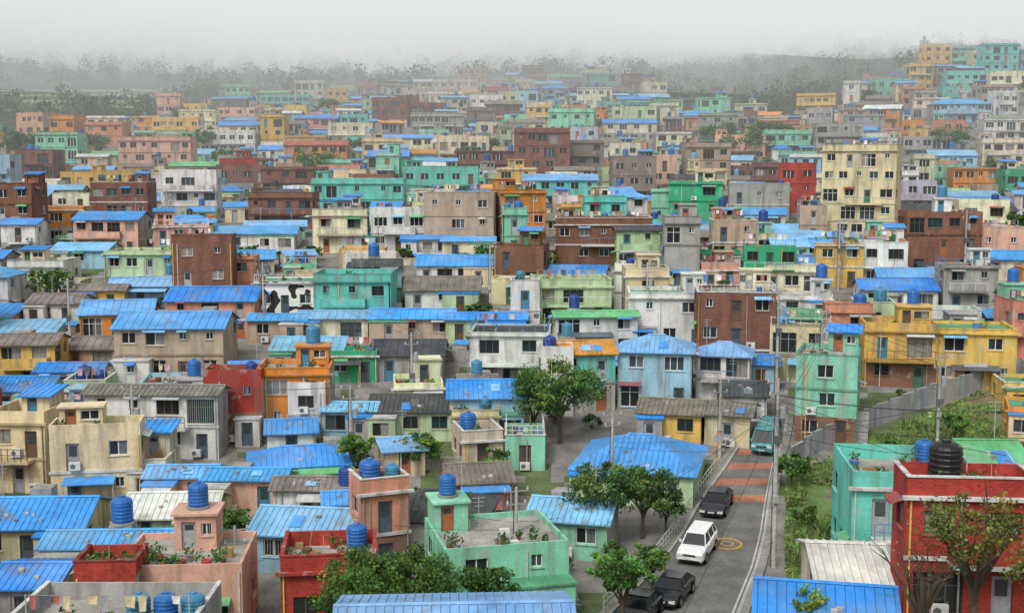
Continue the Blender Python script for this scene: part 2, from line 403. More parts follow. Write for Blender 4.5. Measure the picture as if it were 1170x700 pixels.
        if lod<2:
            near=Y<80
            for _ in range(R.randint(18,30) if near else (R.randint(6,14) if lod==0 else R.randint(1,6))):
                x=R.uniform(.4,W-.9); y=R.choice([R.uniform(.35,.6),R.uniform(.35,D*(.85 if near and not pent else .5))])
                q=R.random()
                if q<.6:
                    pr=R.uniform(.7,1.3)
                    mb.lathe(x,y,h+.02,[(.14*pr,0),(.2*pr,.3*pr),(.001,.28*pr)],8,PAINT,R.choice([(.3,.1,.05),(.2,.2,.2),(.5,.5,.48),(.35,.05,.04)])); mb.leaves(x,y,h+.5*pr+.05,.36*pr,22 if near else 14,.11 if near else .13,R.choice(POTG))
                elif q<.78: mb.box(x,x+R.uniform(.3,.8),y,y+.45,h+.02,h+R.uniform(.25,.7),PAINT,R.choice([(.45,.45,.43),(.08,.2,.4),(.3,.2,.1),(.4,.12,.07),(.55,.55,.5),(.2,.2,.2)]),True)
                elif q<.82: mb.box(x,x+.9,y,y+.06,h+.02,h+R.uniform(.5,.9),PAINT,R.choice([(.35,.2,.1),(.4,.4,.4),(.2,.3,.4)]),True)
                elif q<.9: mb.tube((x,y,h+.03),(x+R.uniform(-.3,.3),y+.2,h+R.uniform(1,1.8)),.02,.02,4,PAINT,(.35,.3,.2))
                else: mb.lathe(x,y,h+.02,[(.26,0),(.3,.45),(.27,.47),(.001,.4)],10,PAINT,R.choice([(.4,.05,.04),(.05,.15,.36),(.14,.06,.03)]))
            if R.random()<.4:
                y=D*.45; mb.box(.5,.55,y,y+.05,h,h+1.7,PAINT,(.4,.4,.4)); mb.box(W-.55,W-.5,y,y+.05,h,h+1.7,PAINT,(.4,.4,.4)); mb.box(.5,W-.5,y+.01,y+.03,h+1.66,h+1.68,PAINT,(.3,.3,.3))
                s=.7
                while s<W-1.2:
                    w=R.uniform(.3,.6); dz=R.uniform(.4,.8)
                    if R.random()<.6: mb.q((s+.04,y+.05,h+1.66-dz),(s+w-.03,y-.04,h+1.66-dz*R.uniform(.9,1.1)),(s+w,y+.02,h+1.66),(s,y+.02,h+1.66),PAINT,R.choice([(.7,.7,.7),(.4,.12,.1),(.1,.2,.4),(.6,.5,.3),(.1,.1,.12),(.5,.32,.36),(.3,.3,.32)]))
                    s+=w+.12
    else:
        key=roof[1]; rc=vc(RC[key],.12); m=METAL if key in 'blewt' else SLATE
        if key=='b': rc=lerp3(rc,R.choice([RC['l'],(.025,.15,.45),(.09,.38,.68)]),R.random()*.65)
        sp=(.42 if lod==0 else (.8 if Y<165 else 0))
        mb.q((0,0,h-.15),(W,0,h-.15),(W,D,h-.15),(0,D,h-.15),CONC,(.2,.2,.2))
        if roof[0]=='g':
            rise=D*.5*R.uniform(.24,.34); pitched(mb,W,D,h,rise,0,m,rc,sp)
            for xx,s in ((0,0),(W,1)): mb.poly([(xx,0,h-.02),(xx,D,h-.02),(xx,D/2,h+rise-.06)],sm,sidec)
            top=h+rise
        elif roof[0]=='h':
            rise=D*.5*R.uniform(.32,.40); pitched(mb,W,D,h,rise,min(D*.5,W*.42),m,rc,sp); top=h+rise
        else:
            rise=D*R.uniform(.12,.18); pitched(mb,W,D,h,rise,0,m,rc,sp,0,0,True); top=h+rise
            for xx in (0,W): mb.poly([(xx,0,h-.02),(xx,D,h-.02),(xx,D,h+rise-.02)],sm,sidec)
            mb.q((0,D,h),(W,D,h),(W,D,h+rise),(0,D,h+rise),sm,sidec)
        if R.random()<.25 and 'x' not in opts:
            x=R.uniform(1,W-1); mb.box(x-.7,x+.7,D-1.5,D-.1,h,h+rise+.1,CONC,(.3,.3,.28)); tank_spots.append((x,D-.8,h+rise+.1))
        if lod==0:
            sl=rise/(D if roof[0]=='s' else D/2)
            for _ in range(R.randint(2,6)):
                x=R.uniform(W*.25,W*.7); y=R.uniform(.3,D*.3); z=h+sl*y+.06; s=R.uniform(.15,.35)
                mb.box(x,x+s,y,y+s*.7,z-.05,z+.12,CONC,R.choice([(.4,.38,.35),(.25,.2,.17),(.5,.5,.48)]))
            for _ in range(R.randint(0,2)):
                x=R.uniform(W*.3,W*.65); y0_=R.uniform(0,D*.15); y1_=y0_+D*.22; cc=R.choice([RC['l'],RC['b'],lerp3(rc,(.2,.2,.2),.4)])
                mb.q((x,y0_,h+sl*y0_+.065),(x+.8,y0_,h+sl*y0_+.065),(x+.8,y1_,h+sl*y1_+.065),(x,y1_,h+sl*y1_+.065),METAL,cc)
    if 'n' not in opts and W>4.2:
        q=R.random()
        if n>=2 and q<.5:
            lv=R.randint(1,n-1); z=lv*fh; bw=W*R.uniform(.5,1.0); bx=R.uniform(0,W-bw); dp=R.uniform(.8,1.2)
            mb.box(bx,bx+bw,-dp,-.003,z-.2,z+.03,CONC,trim,True)
            if R.random()<.45:
                mb.box(bx,bx+bw,-dp,-dp+.12,z+.03,z+.9,wm,c); mb.box(bx,bx+.12,-dp+.12,-.003,z+.03,z+.9,wm,c); mb.box(bx+bw-.12,bx+bw,-dp+.12,-.003,z+.03,z+.9,wm,c)
            elif lod<2:
                rc=R.choice([(.6,.6,.6),(.1,.1,.1),(.1,.25,.4)]); rail(mb,bx+.05,-dp+.05,bx+bw-.05,-dp+.05,z+.03,.9,rc,lod)
        elif q<.68:
            aw=W*R.uniform(.3,.5); ax=R.choice([0.05,W-aw-.05]); dp=R.uniform(1.0,1.7); ah=min(h-.2,2.35)
            ac=c if R.random()<.6 else vc(R.choice([COL['W'],COL['A'],COL['C'],COL['g']]))
            mb.box(ax,ax+aw,-dp,-.003,-4,0,CONC,(.22,.21,.19))
            facade(mb,ax,-dp,1,0,aw,0,ah,openings(aw,0,ah,lod,True,R.random()<.5),WALL,ac,lod,fc)
            mb.q((ax,-.003,0),(ax,-dp,0),(ax,-dp,ah),(ax,-.003,ah),WALL,ac); mb.q((ax+aw,-dp,0),(ax+aw,-.003,0),(ax+aw,-.003,ah),(ax+aw,-dp,ah),WALL,ac)
            mb.box(ax-.1,ax+aw+.1,-dp-.12,-.004,ah,ah+.12,R.choice([CONC,METAL]),R.choice([(.33,.32,.3),RC['b'],(.5,.5,.48),(.1,.3,.17)]),True)
        elif q<.85:
            z=min(h-.3,2.3); cw=W*R.uniform(.4,.9); cx=R.uniform(0,W-cw); cc=R.choice([RC['b'],RC['l'],RC['e'],(.5,.5,.48),RC['d']])
            mb.q((cx,-1.3,z-.2),(cx+cw,-1.3,z-.2),(cx+cw,-.003,z+.1),(cx,-.003,z+.1),METAL,cc); mb.q((cx,-1.3,z-.27),(cx+cw,-1.3,z-.27),(cx+cw,-1.3,z-.2),(cx,-1.3,z-.2),METAL,cc)
            for xx in (cx+.05,cx+cw-.1): mb.box(xx,xx+.06,-1.25,-1.19,-1,z-.2,PAINT,(.4,.4,.4))
    if lod==0 or (lod==1 and R.random()<.5):
        for _ in range(R.randint(1,3)):
            x=R.choice([.12,W-.2,R.uniform(.3,W-.3)]); mb.box(x,x+.08,-.1,-.02,0,h-.1,PAINT,R.choice([(.5,.5,.48),(.3,.28,.26),(.62,.45,.1)]))
        for _ in range(R.randint(0,2)):
            x=R.uniform(.4,W-1.2); z=R.choice([.3]+[i*fh+.2 for i in range(n)]); mb.box(x,x+.8,-.4,-.1,z,z+.6,PAINT,(.62,.62,.6),True)
            mb.poly([(x+.28+.2*math.cos(a),-.405,z+.3+.2*math.sin(a)) for a in [k*PI/4 for k in range(8)]],PAINT,(.12,.12,.12))
        if R.random()<.5:
            x=R.uniform(.5,W-.5); y=D*.7; mb.box(x,x+.04,y,y+.04,h,top+2.0,PAINT,(.4,.4,.4))
            for k in range(3): mb.box(x-.4+k*.08,x+.44-k*.08,y,y+.03,top+1.9-k*.25,top+1.92-k*.25,PAINT,(.45,.45,.45),True)
        if R.random()<.35 and n>=2:
            st=9
            for k in range(st):
                z=fh*(k+1)/st; mb.box(W+.01,W+.95,D*.1+k*.3,D*.1+k*.3+.3,z-.35 if k else -2,z,CONC,(.35,.34,.32),True)
    me=mb.mesh(name,MATS,W/2,0)
    add(me,name,(X,Y,base),yaw)
    ntk=1 if 't' in opts else (1 if R.random()<(.5 if lod==0 else .36) else 0)
    if 'x' in opts: ntk=0
    if ntk and tank_spots:
        lx,ly,lz=tank_spots[0]; x,y=wx(lx,ly); put_tank(x,y,base+lz)
        if roof[0]=='f' and lz<h+1 and R.random()<.25: x,y=wx(lx+(1.5 if lx<W/2 else -1.5),ly); put_tank(x,y,base+lz,.8)
    return top
NAMES=dict(B='brick_house',R='red_brick_house',W='white_house',C='cream_house',E='ivory_house',Y='yellow_house',O='orange_house',P='pink_house',S='salmon_house',M='mint_green_house',T='turquoise_house',G='green_house',g='pale_green_house',L='light_blue_house',A='grey_house',N='beige_house',K='dark_house',V='lavender_house',D='brown_house',Q='cow_pattern_house')

HL='''
30 600 640 120 1 C gb 3
132 622 650 165 1 L gb 2
205 652 700 140 1 P f 4 Y64,p
120 658 700 40 1 R f 4 Y62.5,q
340 608 630 115 1 L gl -8
375 652 700 110 1 R f 6 Y66,t,q
440 552 605 66 2 S f 22 t
398 572 600 34 1 L gb 10
487 592 628 130 1 W hd -8
580 618 690 175 1.5 M f 14 p,t
648 592 620 110 1 M gl -14
722 536 600 165 1 g hb -14 D9.5
25 668 695 70 1 A gb 0
520 752 760 290 1 W gl 3 Y50,D8,x
945 722 740 180 1 W gb -12 Y50,D7.5,x
1015 668 700 150 1 E gw -6 Y57,D7,x
1112 568 690 140 3 R f -5 Y55,q,x
1040 558 600 125 2 T f -6 Y66,t
1152 540 560 60 1 A ge 0 Y66,x
95 752 760 220 1 A f 0 Y52,q,x
18 475 550 62 2 C f -4
108 488 565 112 2 C f 10 p
150 522 562 75 1 E f 2
205 542 578 75 1 P gb 2
278 545 582 92 1 P gb -3
350 556 578 78 1 W gg 0
172 448 500 150 2 W gg -3
265 427 505 65 2 R f 2
335 420 510 82 2 O f 4 p,t
398 467 505 60 1 L gl -4
470 468 505 98 1 g gd 0
543 468 505 55 1 C f 3
556 452 465 86 1.4 L gb 3
600 492 525 42 1 M f 0 q
765 470 500 84 1 Y gg -14 x
831 472 515 60 1.05 C gg -18 x
850 450 470 60 1 W gd -10
192 373 428 120 2 N gb 2
240 342 384 98 1.6 S gb 2
132 357 395 88 1 O gb 10
78 422 440 70 1 P gb 3
28 392 425 62 1.6 Y gg 5
22 444 470 62 1 W gb 0
402 400 440 58 1 G f 2
350 398 430 80 1 W gl 0
465 404 440 82 1 A gd 0
582 376 432 92 2 W fd -3
635 400 430 30 2 W f 0
672 402 440 64 2 T go 6
748 400 458 98 2 L hl -10
826 404 450 70 1.7 W hl -14
869 414 445 40 1 L gb -12
682 360 395 95 1.5 W ge 4
655 322 350 88 1.5 g f 3
765 334 385 92 2 W f -4
842 330 400 88 3 B f -6
905 305 330 60 1 E f -6
945 405 475 78 2.6 M f -18
915 368 420 78 2 C f -14
1030 372 438 90 2 Y f -10
1115 374 440 100 2 Y f -10
1080 240 288 78 3 B f -8
1110 300 345 56 2 A f -8
1028 330 360 82 1 W gb -8
1045 315 330 75 1 V gb -8
1150 295 340 50 2 E gb -8
982 168 258 92 5 C f -24
912 188 235 46 3 R f -10
868 212 250 66 2 A f -8
795 206 250 70 3 G f -10
770 215 245 50 2 M f -6
692 226 250 48 2 T f 0
598 216 272 62 3 O f 12
524 220 270 80 3 N f -4
503 192 232 86 2 T f 0
408 206 240 104 2 T f 0
320 222 256 72 2 B f 0
335 190 222 72 2 B f 4
275 190 220 55 2 B f 0
215 196 252 60 3 W f 6
135 208 240 60 3 B f 4
63 236 262 58 2 O f 4
38 170 205 40 3 B f 0
176 158 190 78 3 P f 3
118 140 165 40 3 S f 0
230 272 326 66 3 B f 4
275 290 330 30 2 S f 4
325 318 348 70 1.3 Q f 0 q,n
402 316 350 88 2 T f 0
388 242 262 62 2 E f 0
455 240 262 62 2 W f 0
520 302 326 88 1 W gb 0
290 266 290 92 1 W gb 2
395 266 290 70 1 L gb 0
488 272 295 58 1 W gb 0
535 274 295 60 1 E gb 0
470 362 395 96 1 N gb 0
555 363 395 92 1 g gb 0
380 362 395 80 1 E gl 0
316 364 390 66 1 N gb 0 x
505 330 350 85 1 W gg 0
640 205 225 84 2 T gb 0
588 240 270 20 3 M f 0
690 252 282 110 2 B f -2
740 262 290 70 2 g gd 0
555 170 195 70 2 B f 2
620 148 195 62 4 B f 2
665 160 192 50 3 D f 0
590 190 206 45 2 Y f 0
725 180 215 50 3 D f 0
720 140 165 60 2 E gb 0
445 112 140 40 3 B f 0
325 108 122 55 2 T f 0
520 92 106 50 2 E f 0
880 278 308 58 2 G f -8
922 302 325 60 1 Y gb -6
800 285 308 90 1 G f -4
960 275 305 60 2 Y f -10
1010 275 300 60 2 W f -10
1035 206 228 76 2 V f -10
1115 190 215 52 2 O f -10
1125 230 262 60 2 E f -10
1095 240 255 120 1 K gd -8
1145 262 290 50 2 P f -8
740 310 330 50 2 C f 0
600 320 350 30 2 W f 0
160 325 345 70 1 L gl 0
110 330 345 60 1 Y gg 0
160 285 312 80 2 g f 0
40 300 322 60 1 W f 0
90 285 300 60 1 L gl 0
20 255 275 40 2 W gb 0
120 250 275 70 2 P gb 0
60 345 372 55 1 W gg 0
350 440 480 40 1.5 W f 0
970 350 372 60 2 S f -10
1000 345 368 50 2 g f -10
780 250 285 40 3 A f -4
840 250 275 50 2 N f -4
930 232 268 30 2 N f -8
1148 160 190 44 2 E f -8
1100 118 135 60 2 L hb -6
1110 82 96 50 2 T f -6
1150 135 155 44 2 W f -6
1060 155 175 50 2 A f -6
900 150 172 50 2 M f -6
960 140 160 50 3 A f -6
990 130 150 40 2 A f -6
810 165 190 50 3 N f 0
770 150 175 40 2 E f 0
500 130 155 60 2 A f 0
400 140 160 50 2 E f 0
360 165 185 70 2 O gr 0
260 150 175 60 2 W f 0
200 135 155 50 2 Y f 0
270 122 138 40 2 P f 0
'''
houses=[]
for ln in HL.strip().splitlines():
    t=ln.split(); u,vt,vb,wp,n=map(float,t[:5]); wk,rf=t[5],t[6]; yaw=math.radians(float(t[7])); o=t[8] if len(t)>8 else ''
    parts=o.split(','); D=None; Yo=None; fl=''
    for p in parts:
        if p.startswith('Y'): Yo=float(p[1:])
        elif p.startswith('D'): D=float(p[1:])
        else: fl+=p
    h=n*2.75
    if Yo:
        rx,rz=ray(u,vt); X=rx*Yo; Y=Yo; z=CZ+rz*Yo; base=H(X,Y); h=max(2.5,z-base); base=z-h
    else:
        X,Y=site(u,vt,h+(.5 if rf[0]=='f' else 0)); base=H(X,Y)-.05
    W=wp/F*math.hypot(X,Y)
    if abs(yaw)>.15: W*=.86
    houses.append(dict(u=u,vt=vt,vb=vb,wp=wp,h=h,wk=wk,rf=rf,yaw=yaw,fl=fl,D=D,X=X,Y=Y,base=base,W=max(3.2,W)))
for a in houses:
    d=a['D'] or min(7.5,max(4.8,a['W']*.9))
    if a['h']>7: d=max(d,7)
    for b in houses:
        if b is a or b['Y']<=a['Y']+.5: continue
        if abs(b['X']-a['X'])<(a['W']+b['W'])/2-.3: d=min(d,max(3.0,b['Y']-a['Y']-.4))
    a['D']=d
def lodf(Y): return 0 if Y<112 else (1 if Y<215 else 2)
occ=[]
def foot(X,Y,W,D,yaw):
    c,s=math.cos(yaw),math.sin(yaw); pts=[(X+a*c-b*s,Y+a*s+b*c) for a,b in ((-W/2,0),(W/2,0),(W/2,D),(-W/2,D))]
    return min(p[0] for p in pts),max(p[0] for p in pts),min(p[1] for p in pts),max(p[1] for p in pts)
prot=[]
for a in houses:
    wk=a['wk']; wc=vc(COL.get(wk,(.7,.7,.7)),.05); wm={'B':BRICK,'R':BRICK,'Q':COW}.get(wk,WALL)
    if wk=='R' and a['u']<300 and a['vt']<500: wm=WALL
    occ.append(foot(a['X'],a['Y'],a['W'],a['D'],a['yaw']))
    prot.append((a['u']-a['wp']/2,a['u']+a['wp']/2,a['vt'],a['vb'],a['Y']))
    make_house(NAMES[wk],a['X'],a['Y'],a['base'],a['yaw'],a['W'],a['D'],a['h'],wc,wm,a['rf'],lodf(a['Y']),a['fl'])
    if wk=='R' and a['u']==1112:
        put_tank(a['X']-.4,a['Y']+2.6,a['base']+a['h']+.02,1.25,'black')
    if a['u']==95:
        for dx,k in ((1.2,'teal'),(2.5,'blue'),(3.8,'teal')): put_tank(a['X']+dx,a['Y']+4.2,a['base']+a['h']+.02,.9,k)

# ------------------------------------------------------------------ road geometry
RL=[(690,712),(722,680),(752,650),(780,613),(803,572),(832,532),(848,507),(856,490),(862,476)]
RR=[(838,712),(850,680),(862,650),(872,610),(877,572),(884,532),(892,507),(896,490),(898,476)]
def resamp(pts,n):
    w=[gp(*p) for p in pts]; L=[0]
    for i in range(1,len(w)): L.append(L[-1]+math.dist(w[i],w[i-1]))
    out=[]
    for k in range(n):
        s=L[-1]*k/(n-1); i=min(len(L)-2,bisect.bisect_right(L,s)-1); t=(s-L[i])/(L[i+1]-L[i])
        out.append((w[i][0]+(w[i+1][0]-w[i][0])*t,w[i][1]+(w[i+1][1]-w[i][1])*t))
    for _ in range(3): out=[out[0]]+[((out[i-1][0]+2*out[i][0]+out[i+1][0])/4,(out[i-1][1]+2*out[i][1]+out[i+1][1])/4) for i in range(1,n-1)]+[out[-1]]
    return out
NR=60
rl=resamp(RL,NR); rr_=resamp(RR,NR)
RZ=.07
def roadpt(i,t,dz=0):
    i=max(0,min(NR-1.001,i)); k=int(i); f=i-k
    a=[rl[k][j]+(rl[k+1][j]-rl[k][j])*f for j in (0,1)]; b=[rr_[k][j]+(rr_[k+1][j]-rr_[k][j])*f for j in (0,1)]
    x=a[0]+(b[0]-a[0])*t; y=a[1]+(b[1]-a[1])*t
    return (x,y,H(x,y)+RZ+dz)
def near_road(x,y,m=1.5):
    for i in range(0,NR,2):
        w=math.dist(rl[i],rr_[i])/2+m; cx=(rl[i][0]+rr_[i][0])/2; cy=(rl[i][1]+rr_[i][1])/2
        if (x-cx)**2+(y-cy)**2<w*w: return True
    return False
mb=MB()
for i in range(NR-1):
    for j in range(6):
        mb.q(roadpt(i,j/6),roadpt(i,(j+1)/6),roadpt(i+1,(j+1)/6),roadpt(i+1,j/6),0,(.15,.148,.142) if not (20<i<26 and j in (1,2)) else (.10,.10,.10))
add(mb.mesh('road',[M_ROAD]),'road')
mb=MB()
def strip(i0,i1,t0,t1,c,dz=.004,seg=4):
    for k in range(seg):
        a=i0+(i1-i0)*k/seg; b=i0+(i1-i0)*(k+1)/seg
        for j in range(4):
            s=t0+(t1-t0)*j/4; e=t0+(t1-t0)*(j+1)/4
            mb.q(roadpt(a,s,dz),roadpt(a,e,dz),roadpt(b,e,dz),roadpt(b,s,dz),0,c)
for s in (31.5,36.3,41,45.6): strip(s,s+1.9,.03,.95,(.40,.17,.11),.006)
for k in range(26): strip(1+k*2,2.9+k*2,.955,.975,(.5,.5,.48),.010,2)
cx,cy,_=roadpt(20,.6)
for rr0,rr1 in ((.85,1.04),(.35,.47)):
    for k in range(24):
        a,b=2*PI*k/24,2*PI*(k+1)/24
        P=lambda r,t:(cx+r*math.cos(t),cy+r*math.sin(t),H(cx+r*math.cos(t),cy+r*math.sin(t))+RZ+.012)
        mb.q(P(rr0,a),P(rr1,a),P(rr1,b),P(rr0,b),0,(.60,.36,.06))
add(mb.mesh('road_markings',[m_conc('road_paint',.6,1.15)]),'road_markings')
mb=MB()
for side,(t0) in (('l',rl),('r',rr_)):
    for i in range(NR-1):
        a=Vector(t0[i]);b=Vector(t0[i+1]); d=(b-a).normalized(); nrm=Vector((-d.y,d.x)) if side=='l' else Vector((d.y,-d.x))
        w1=.18; w2=.7
        p=[a,b,b+nrm*w1,a+nrm*w1,b+nrm*w2,a+nrm*w2]
        z=lambda q,dz:(q.x,q.y,H(q.x,q.y)+RZ+dz)
        mb.q(z(p[0],-.2),z(p[1],-.2),z(p[1],.13),z(p[0],.13),0,(.36,.35,.33)); mb.q(z(p[0],.13),z(p[1],.13),z(p[2],.13),z(p[3],.13),0,(.38,.37,.35))
        mb.q(z(p[3],.126),z(p[2],.126),z(p[4],.126),z(p[5],.126),0,(.25,.24,.22)); mb.q(z(p[5],.126),z(p[4],.126),z(p[4],-.5),z(p[5],-.5),0,(.25,.24,.22))
add(mb.mesh('pavement',[m_conc('kerb_concrete')]),'pavement')

prot+= [(700,885,640,705,70),(760,885,590,645,80),(800,890,545,592,90),(835,900,490,548,104),(900,1000,540,630,85),(1000,1140,455,500,110)]
VEG=[(640,418,500,112,6.0),(705,530,600,110,5.5),(440,628,700,130,5),(560,640,700,60,4.5),(715,628,700,70,4.5),(406,492,540,36,4.5),(1110,560,700,120,7)]
for (u,vt,vb,w,h) in VEG:
    X,Y=site(u,vt,h); prot.append((u-w/2,u+w/2,vt,min(vb-15,vt+70),Y+2))

# ------------------------------------------------------------------ fill houses
LIM=[(-400,165),(0,160),(100,158),(160,150),(200,134),(300,118),(450,110),(560,98),(700,102),(740,120),(800,132),(900,142),(940,125),(1000,100),(1080,84),(1170,84),(1500,90)]
LIMY=[((u-585)/F,gp(max(-60,min(1230,u)),v)[1]) for u,v in LIM]
def ylim(s):
    for i in range(len(LIMY)-1):
        if LIMY[i][0]<=s<=LIMY[i+1][0]:
            t=(s-LIMY[i][0])/(LIMY[i+1][0]-LIMY[i][0]); return LIMY[i][1]+(LIMY[i+1][1]-LIMY[i][1])*t
    return 400
def coll(f,m):
    for g in occ:
        if f[0]<g[1]-m and f[1]>g[0]+m and f[2]<g[3]-m and f[3]>g[2]+m: return True
    return False
PAL=list('WECMTgYPLABNSOVDGR'); PW=[13,14,13,6,5.5,6.5,8,7,6.5,9,12,6,4.5,3.5,3,3.5,1.2,2.2]
y0=60.0; nf=0; row=0; alleys=[]; fartrees=[]
while y0<620:
    ph=R.uniform(-.4,.4); half=.43*y0+12
    x=-half+R.uniform(0,5)
    while x<half:
        W=R.uniform(4.4,8.2) if y0<170 else (R.uniform(4.8,9.5) if y0<260 else R.uniform(6.5,12.5))
        xc=x+W/2
        yc=y0+5*math.sin(xc*.028+1.3+ph*.3)+3*math.sin(xc*.075+row*.22)+R.uniform(-1.1,1.1)
        dydx=.14*math.cos(xc*.028+1.3+ph*.3)+.22*math.cos(xc*.075+row*.22)
        yaw=math.atan(dydx)*.8+math.radians(R.uniform(-5,5)) - (math.radians(10) if xc/y0>.2 else 0)
        if R.random()<.10: yaw+=math.radians(R.uniform(-28,28))
        x+=W+R.choice([.2,.3,.5,.8,1.8])
        s=xc/yc
        if yc>ylim(s): continue
        if yc>250 and R.random()<.09: fartrees.append((xc,yc)); continue
        u,v=proj(xc,yc,H(xc,yc))
        if 895<u<1170 and yc<120 and v>438: continue
        if near_road(xc,yc+3,4.5 if yc<100 else 1.5): continue
        D=R.uniform(4.6,6.6) if yc<260 else R.uniform(6,8)
        fo=foot(xc,yc,W,D,yaw)
        if coll(fo,.3):
            W*=.62; D=4.3
            if W<3.0: continue
            fo=foot(xc,yc,W,D,yaw)
            if coll(fo,.25): continue
        z=R.random(); n=1 if z<.42 else (2 if z<.85 else (3 if z<.98 else 4))
        if yc<120: n=min(n,2)
        base=H(xc,yc)-.1
        hw=W/2; ok=False
        while n>=1:
            h=n*R.uniform(2.45,2.8)*(1.1 if yc>260 else 1)
            if n==1 and yc<200: h=2.4
            uu,vv=proj(xc,yc,base+h+(.9 if n>1 else .5)); du=F*hw/yc
            bad=False
            for (a,b,vt,vb,yp) in prot:
                if yp>yc and min(b,uu+du)-max(a,uu-du)>3 and vv<vb-(.2 if n>1 else .34)*(vb-vt): bad=True;break
            if not bad: ok=True;break
            n-=1
        if not ok:
            alleys.append((xc,yc+3)); continue
        wk=R.choices(PAL,PW)[0]
        if n==1 and wk in 'BDR' and R.random()<.5: wk='W'
        lod=lodf(yc)
        rp=R.random(); blu=.38 if (yc<230) else .17
        if n>=3: rf='f'
        elif rp<blu: rf=R.choice(['gb','gb','gb','gl','gl','hb','sb'])
        elif rp<blu+.22: rf=R.choice(['gg','gg','gd','gg','sl','go','gw','ge'])
        else: rf='f'
        occ.append(fo)
        make_house(NAMES[wk],xc,yc,base,yaw,W,D,h,vc(COL[wk],.14),BRICK if wk in 'BR' else WALL,rf,lod,'')
        nf+=1
    y0+=7.2 if y0<200 else (8.8 if y0<260 else 11)
    row+=1
print('HOUSES',len(houses),nf,'alleys',len(alleys))

# ------------------------------------------------------------------ ground
def inweed(u,v):
    return 897<u<1300 and v> 545-(u-893)*.43 and v<720
YS=[-2500,-300,-60,-20,-5]; y=0.0
while y<1500: YS.append(y); y+=max(1.3,y*.013)
YS+=[1700,2100,2800,3500]
SS=[-8,-3,-1.3,-.8]+[ -.6+1.2*i/110 for i in range(111)]+[.8,1.3,3,8]
mb=MB()
for y in YS:
    for s in SS: x=s*max(abs(y),60); mb.v.append((x,y,H(x,y)))
nc=len(SS)
for i in range(len(YS)-1):
    for j in range(nc-1):
        k=i*nc+j; mb.f.append((k,k+1,k+nc+1,k+nc)); mb.m.append(0)
        x,y,z=mb.v[k]; nz=mn.noise(Vector((x*.08,y*.08,0)))+.5*mn.noise(Vector((x*.4,y*.4,7)))
        c=(.22,.21,.19) if nz<.2 else (.10,.13,.06)
        if y>47:
            u,v=proj(x,y,z)
            if y>ylim(x/max(y,1))-2: c=(.035,.06,.022)
            if u<190 and 103<v<124: c=(.26,.32,.09) if int(v/3.5)%2 else (.06,.10,.03)
            if 330<u<420 and 98<v<104: c=(.27,.29,.08)
            if inweed(u,v) and y<125: c=(.12,.19,.06) if nz>-.2 else (.19,.17,.10)
        else: c=(.06,.09,.03)
        mb.c.append(c)
add(mb.mesh('ground',[M_GROUND]),'ground')

# ------------------------------------------------------------------ forest
def forest():
    C=[];S=[];K=[]
    n=0
    while n<3000:
        s=NP.uniform(-.5,.5); y=NP.uniform(380,1000)
        if y<ylim(s)+6: continue
        x=s*y; z=H(x,y); u,v=proj(x,y,z)
        if u<190 and 100<v<126: continue
        n+=1; hh=NP.uniform(5,11); r=NP.uniform(2.8,5); k=80 if y<650 else 40
        d=NP.normal(size=(k,3)); d/=np.linalg.norm(d,axis=1)[:,None]; d*=(NP.rand(k)**.33)[:,None]*np.array([r,r,hh*.45])
        C.append(d+np.array([x,y,z+hh*.5])); S.append(NP.uniform(.4,.9,k)*(1 if y<650 else 1.5))
        b=NP.uniform(.6,1.5); col=np.array([.06,.11,.035])*b
        K.append(col*NP.uniform(.5,1.6,k)[:,None])
    C=np.concatenate(C);S=np.concatenate(S);K=np.concatenate(K)
    Q,K=leafquads(C,S,K); return quads_mesh('forest',Q,K,np.zeros(len(Q)),[MATS[LEAF]])
add(forest(),'forest')

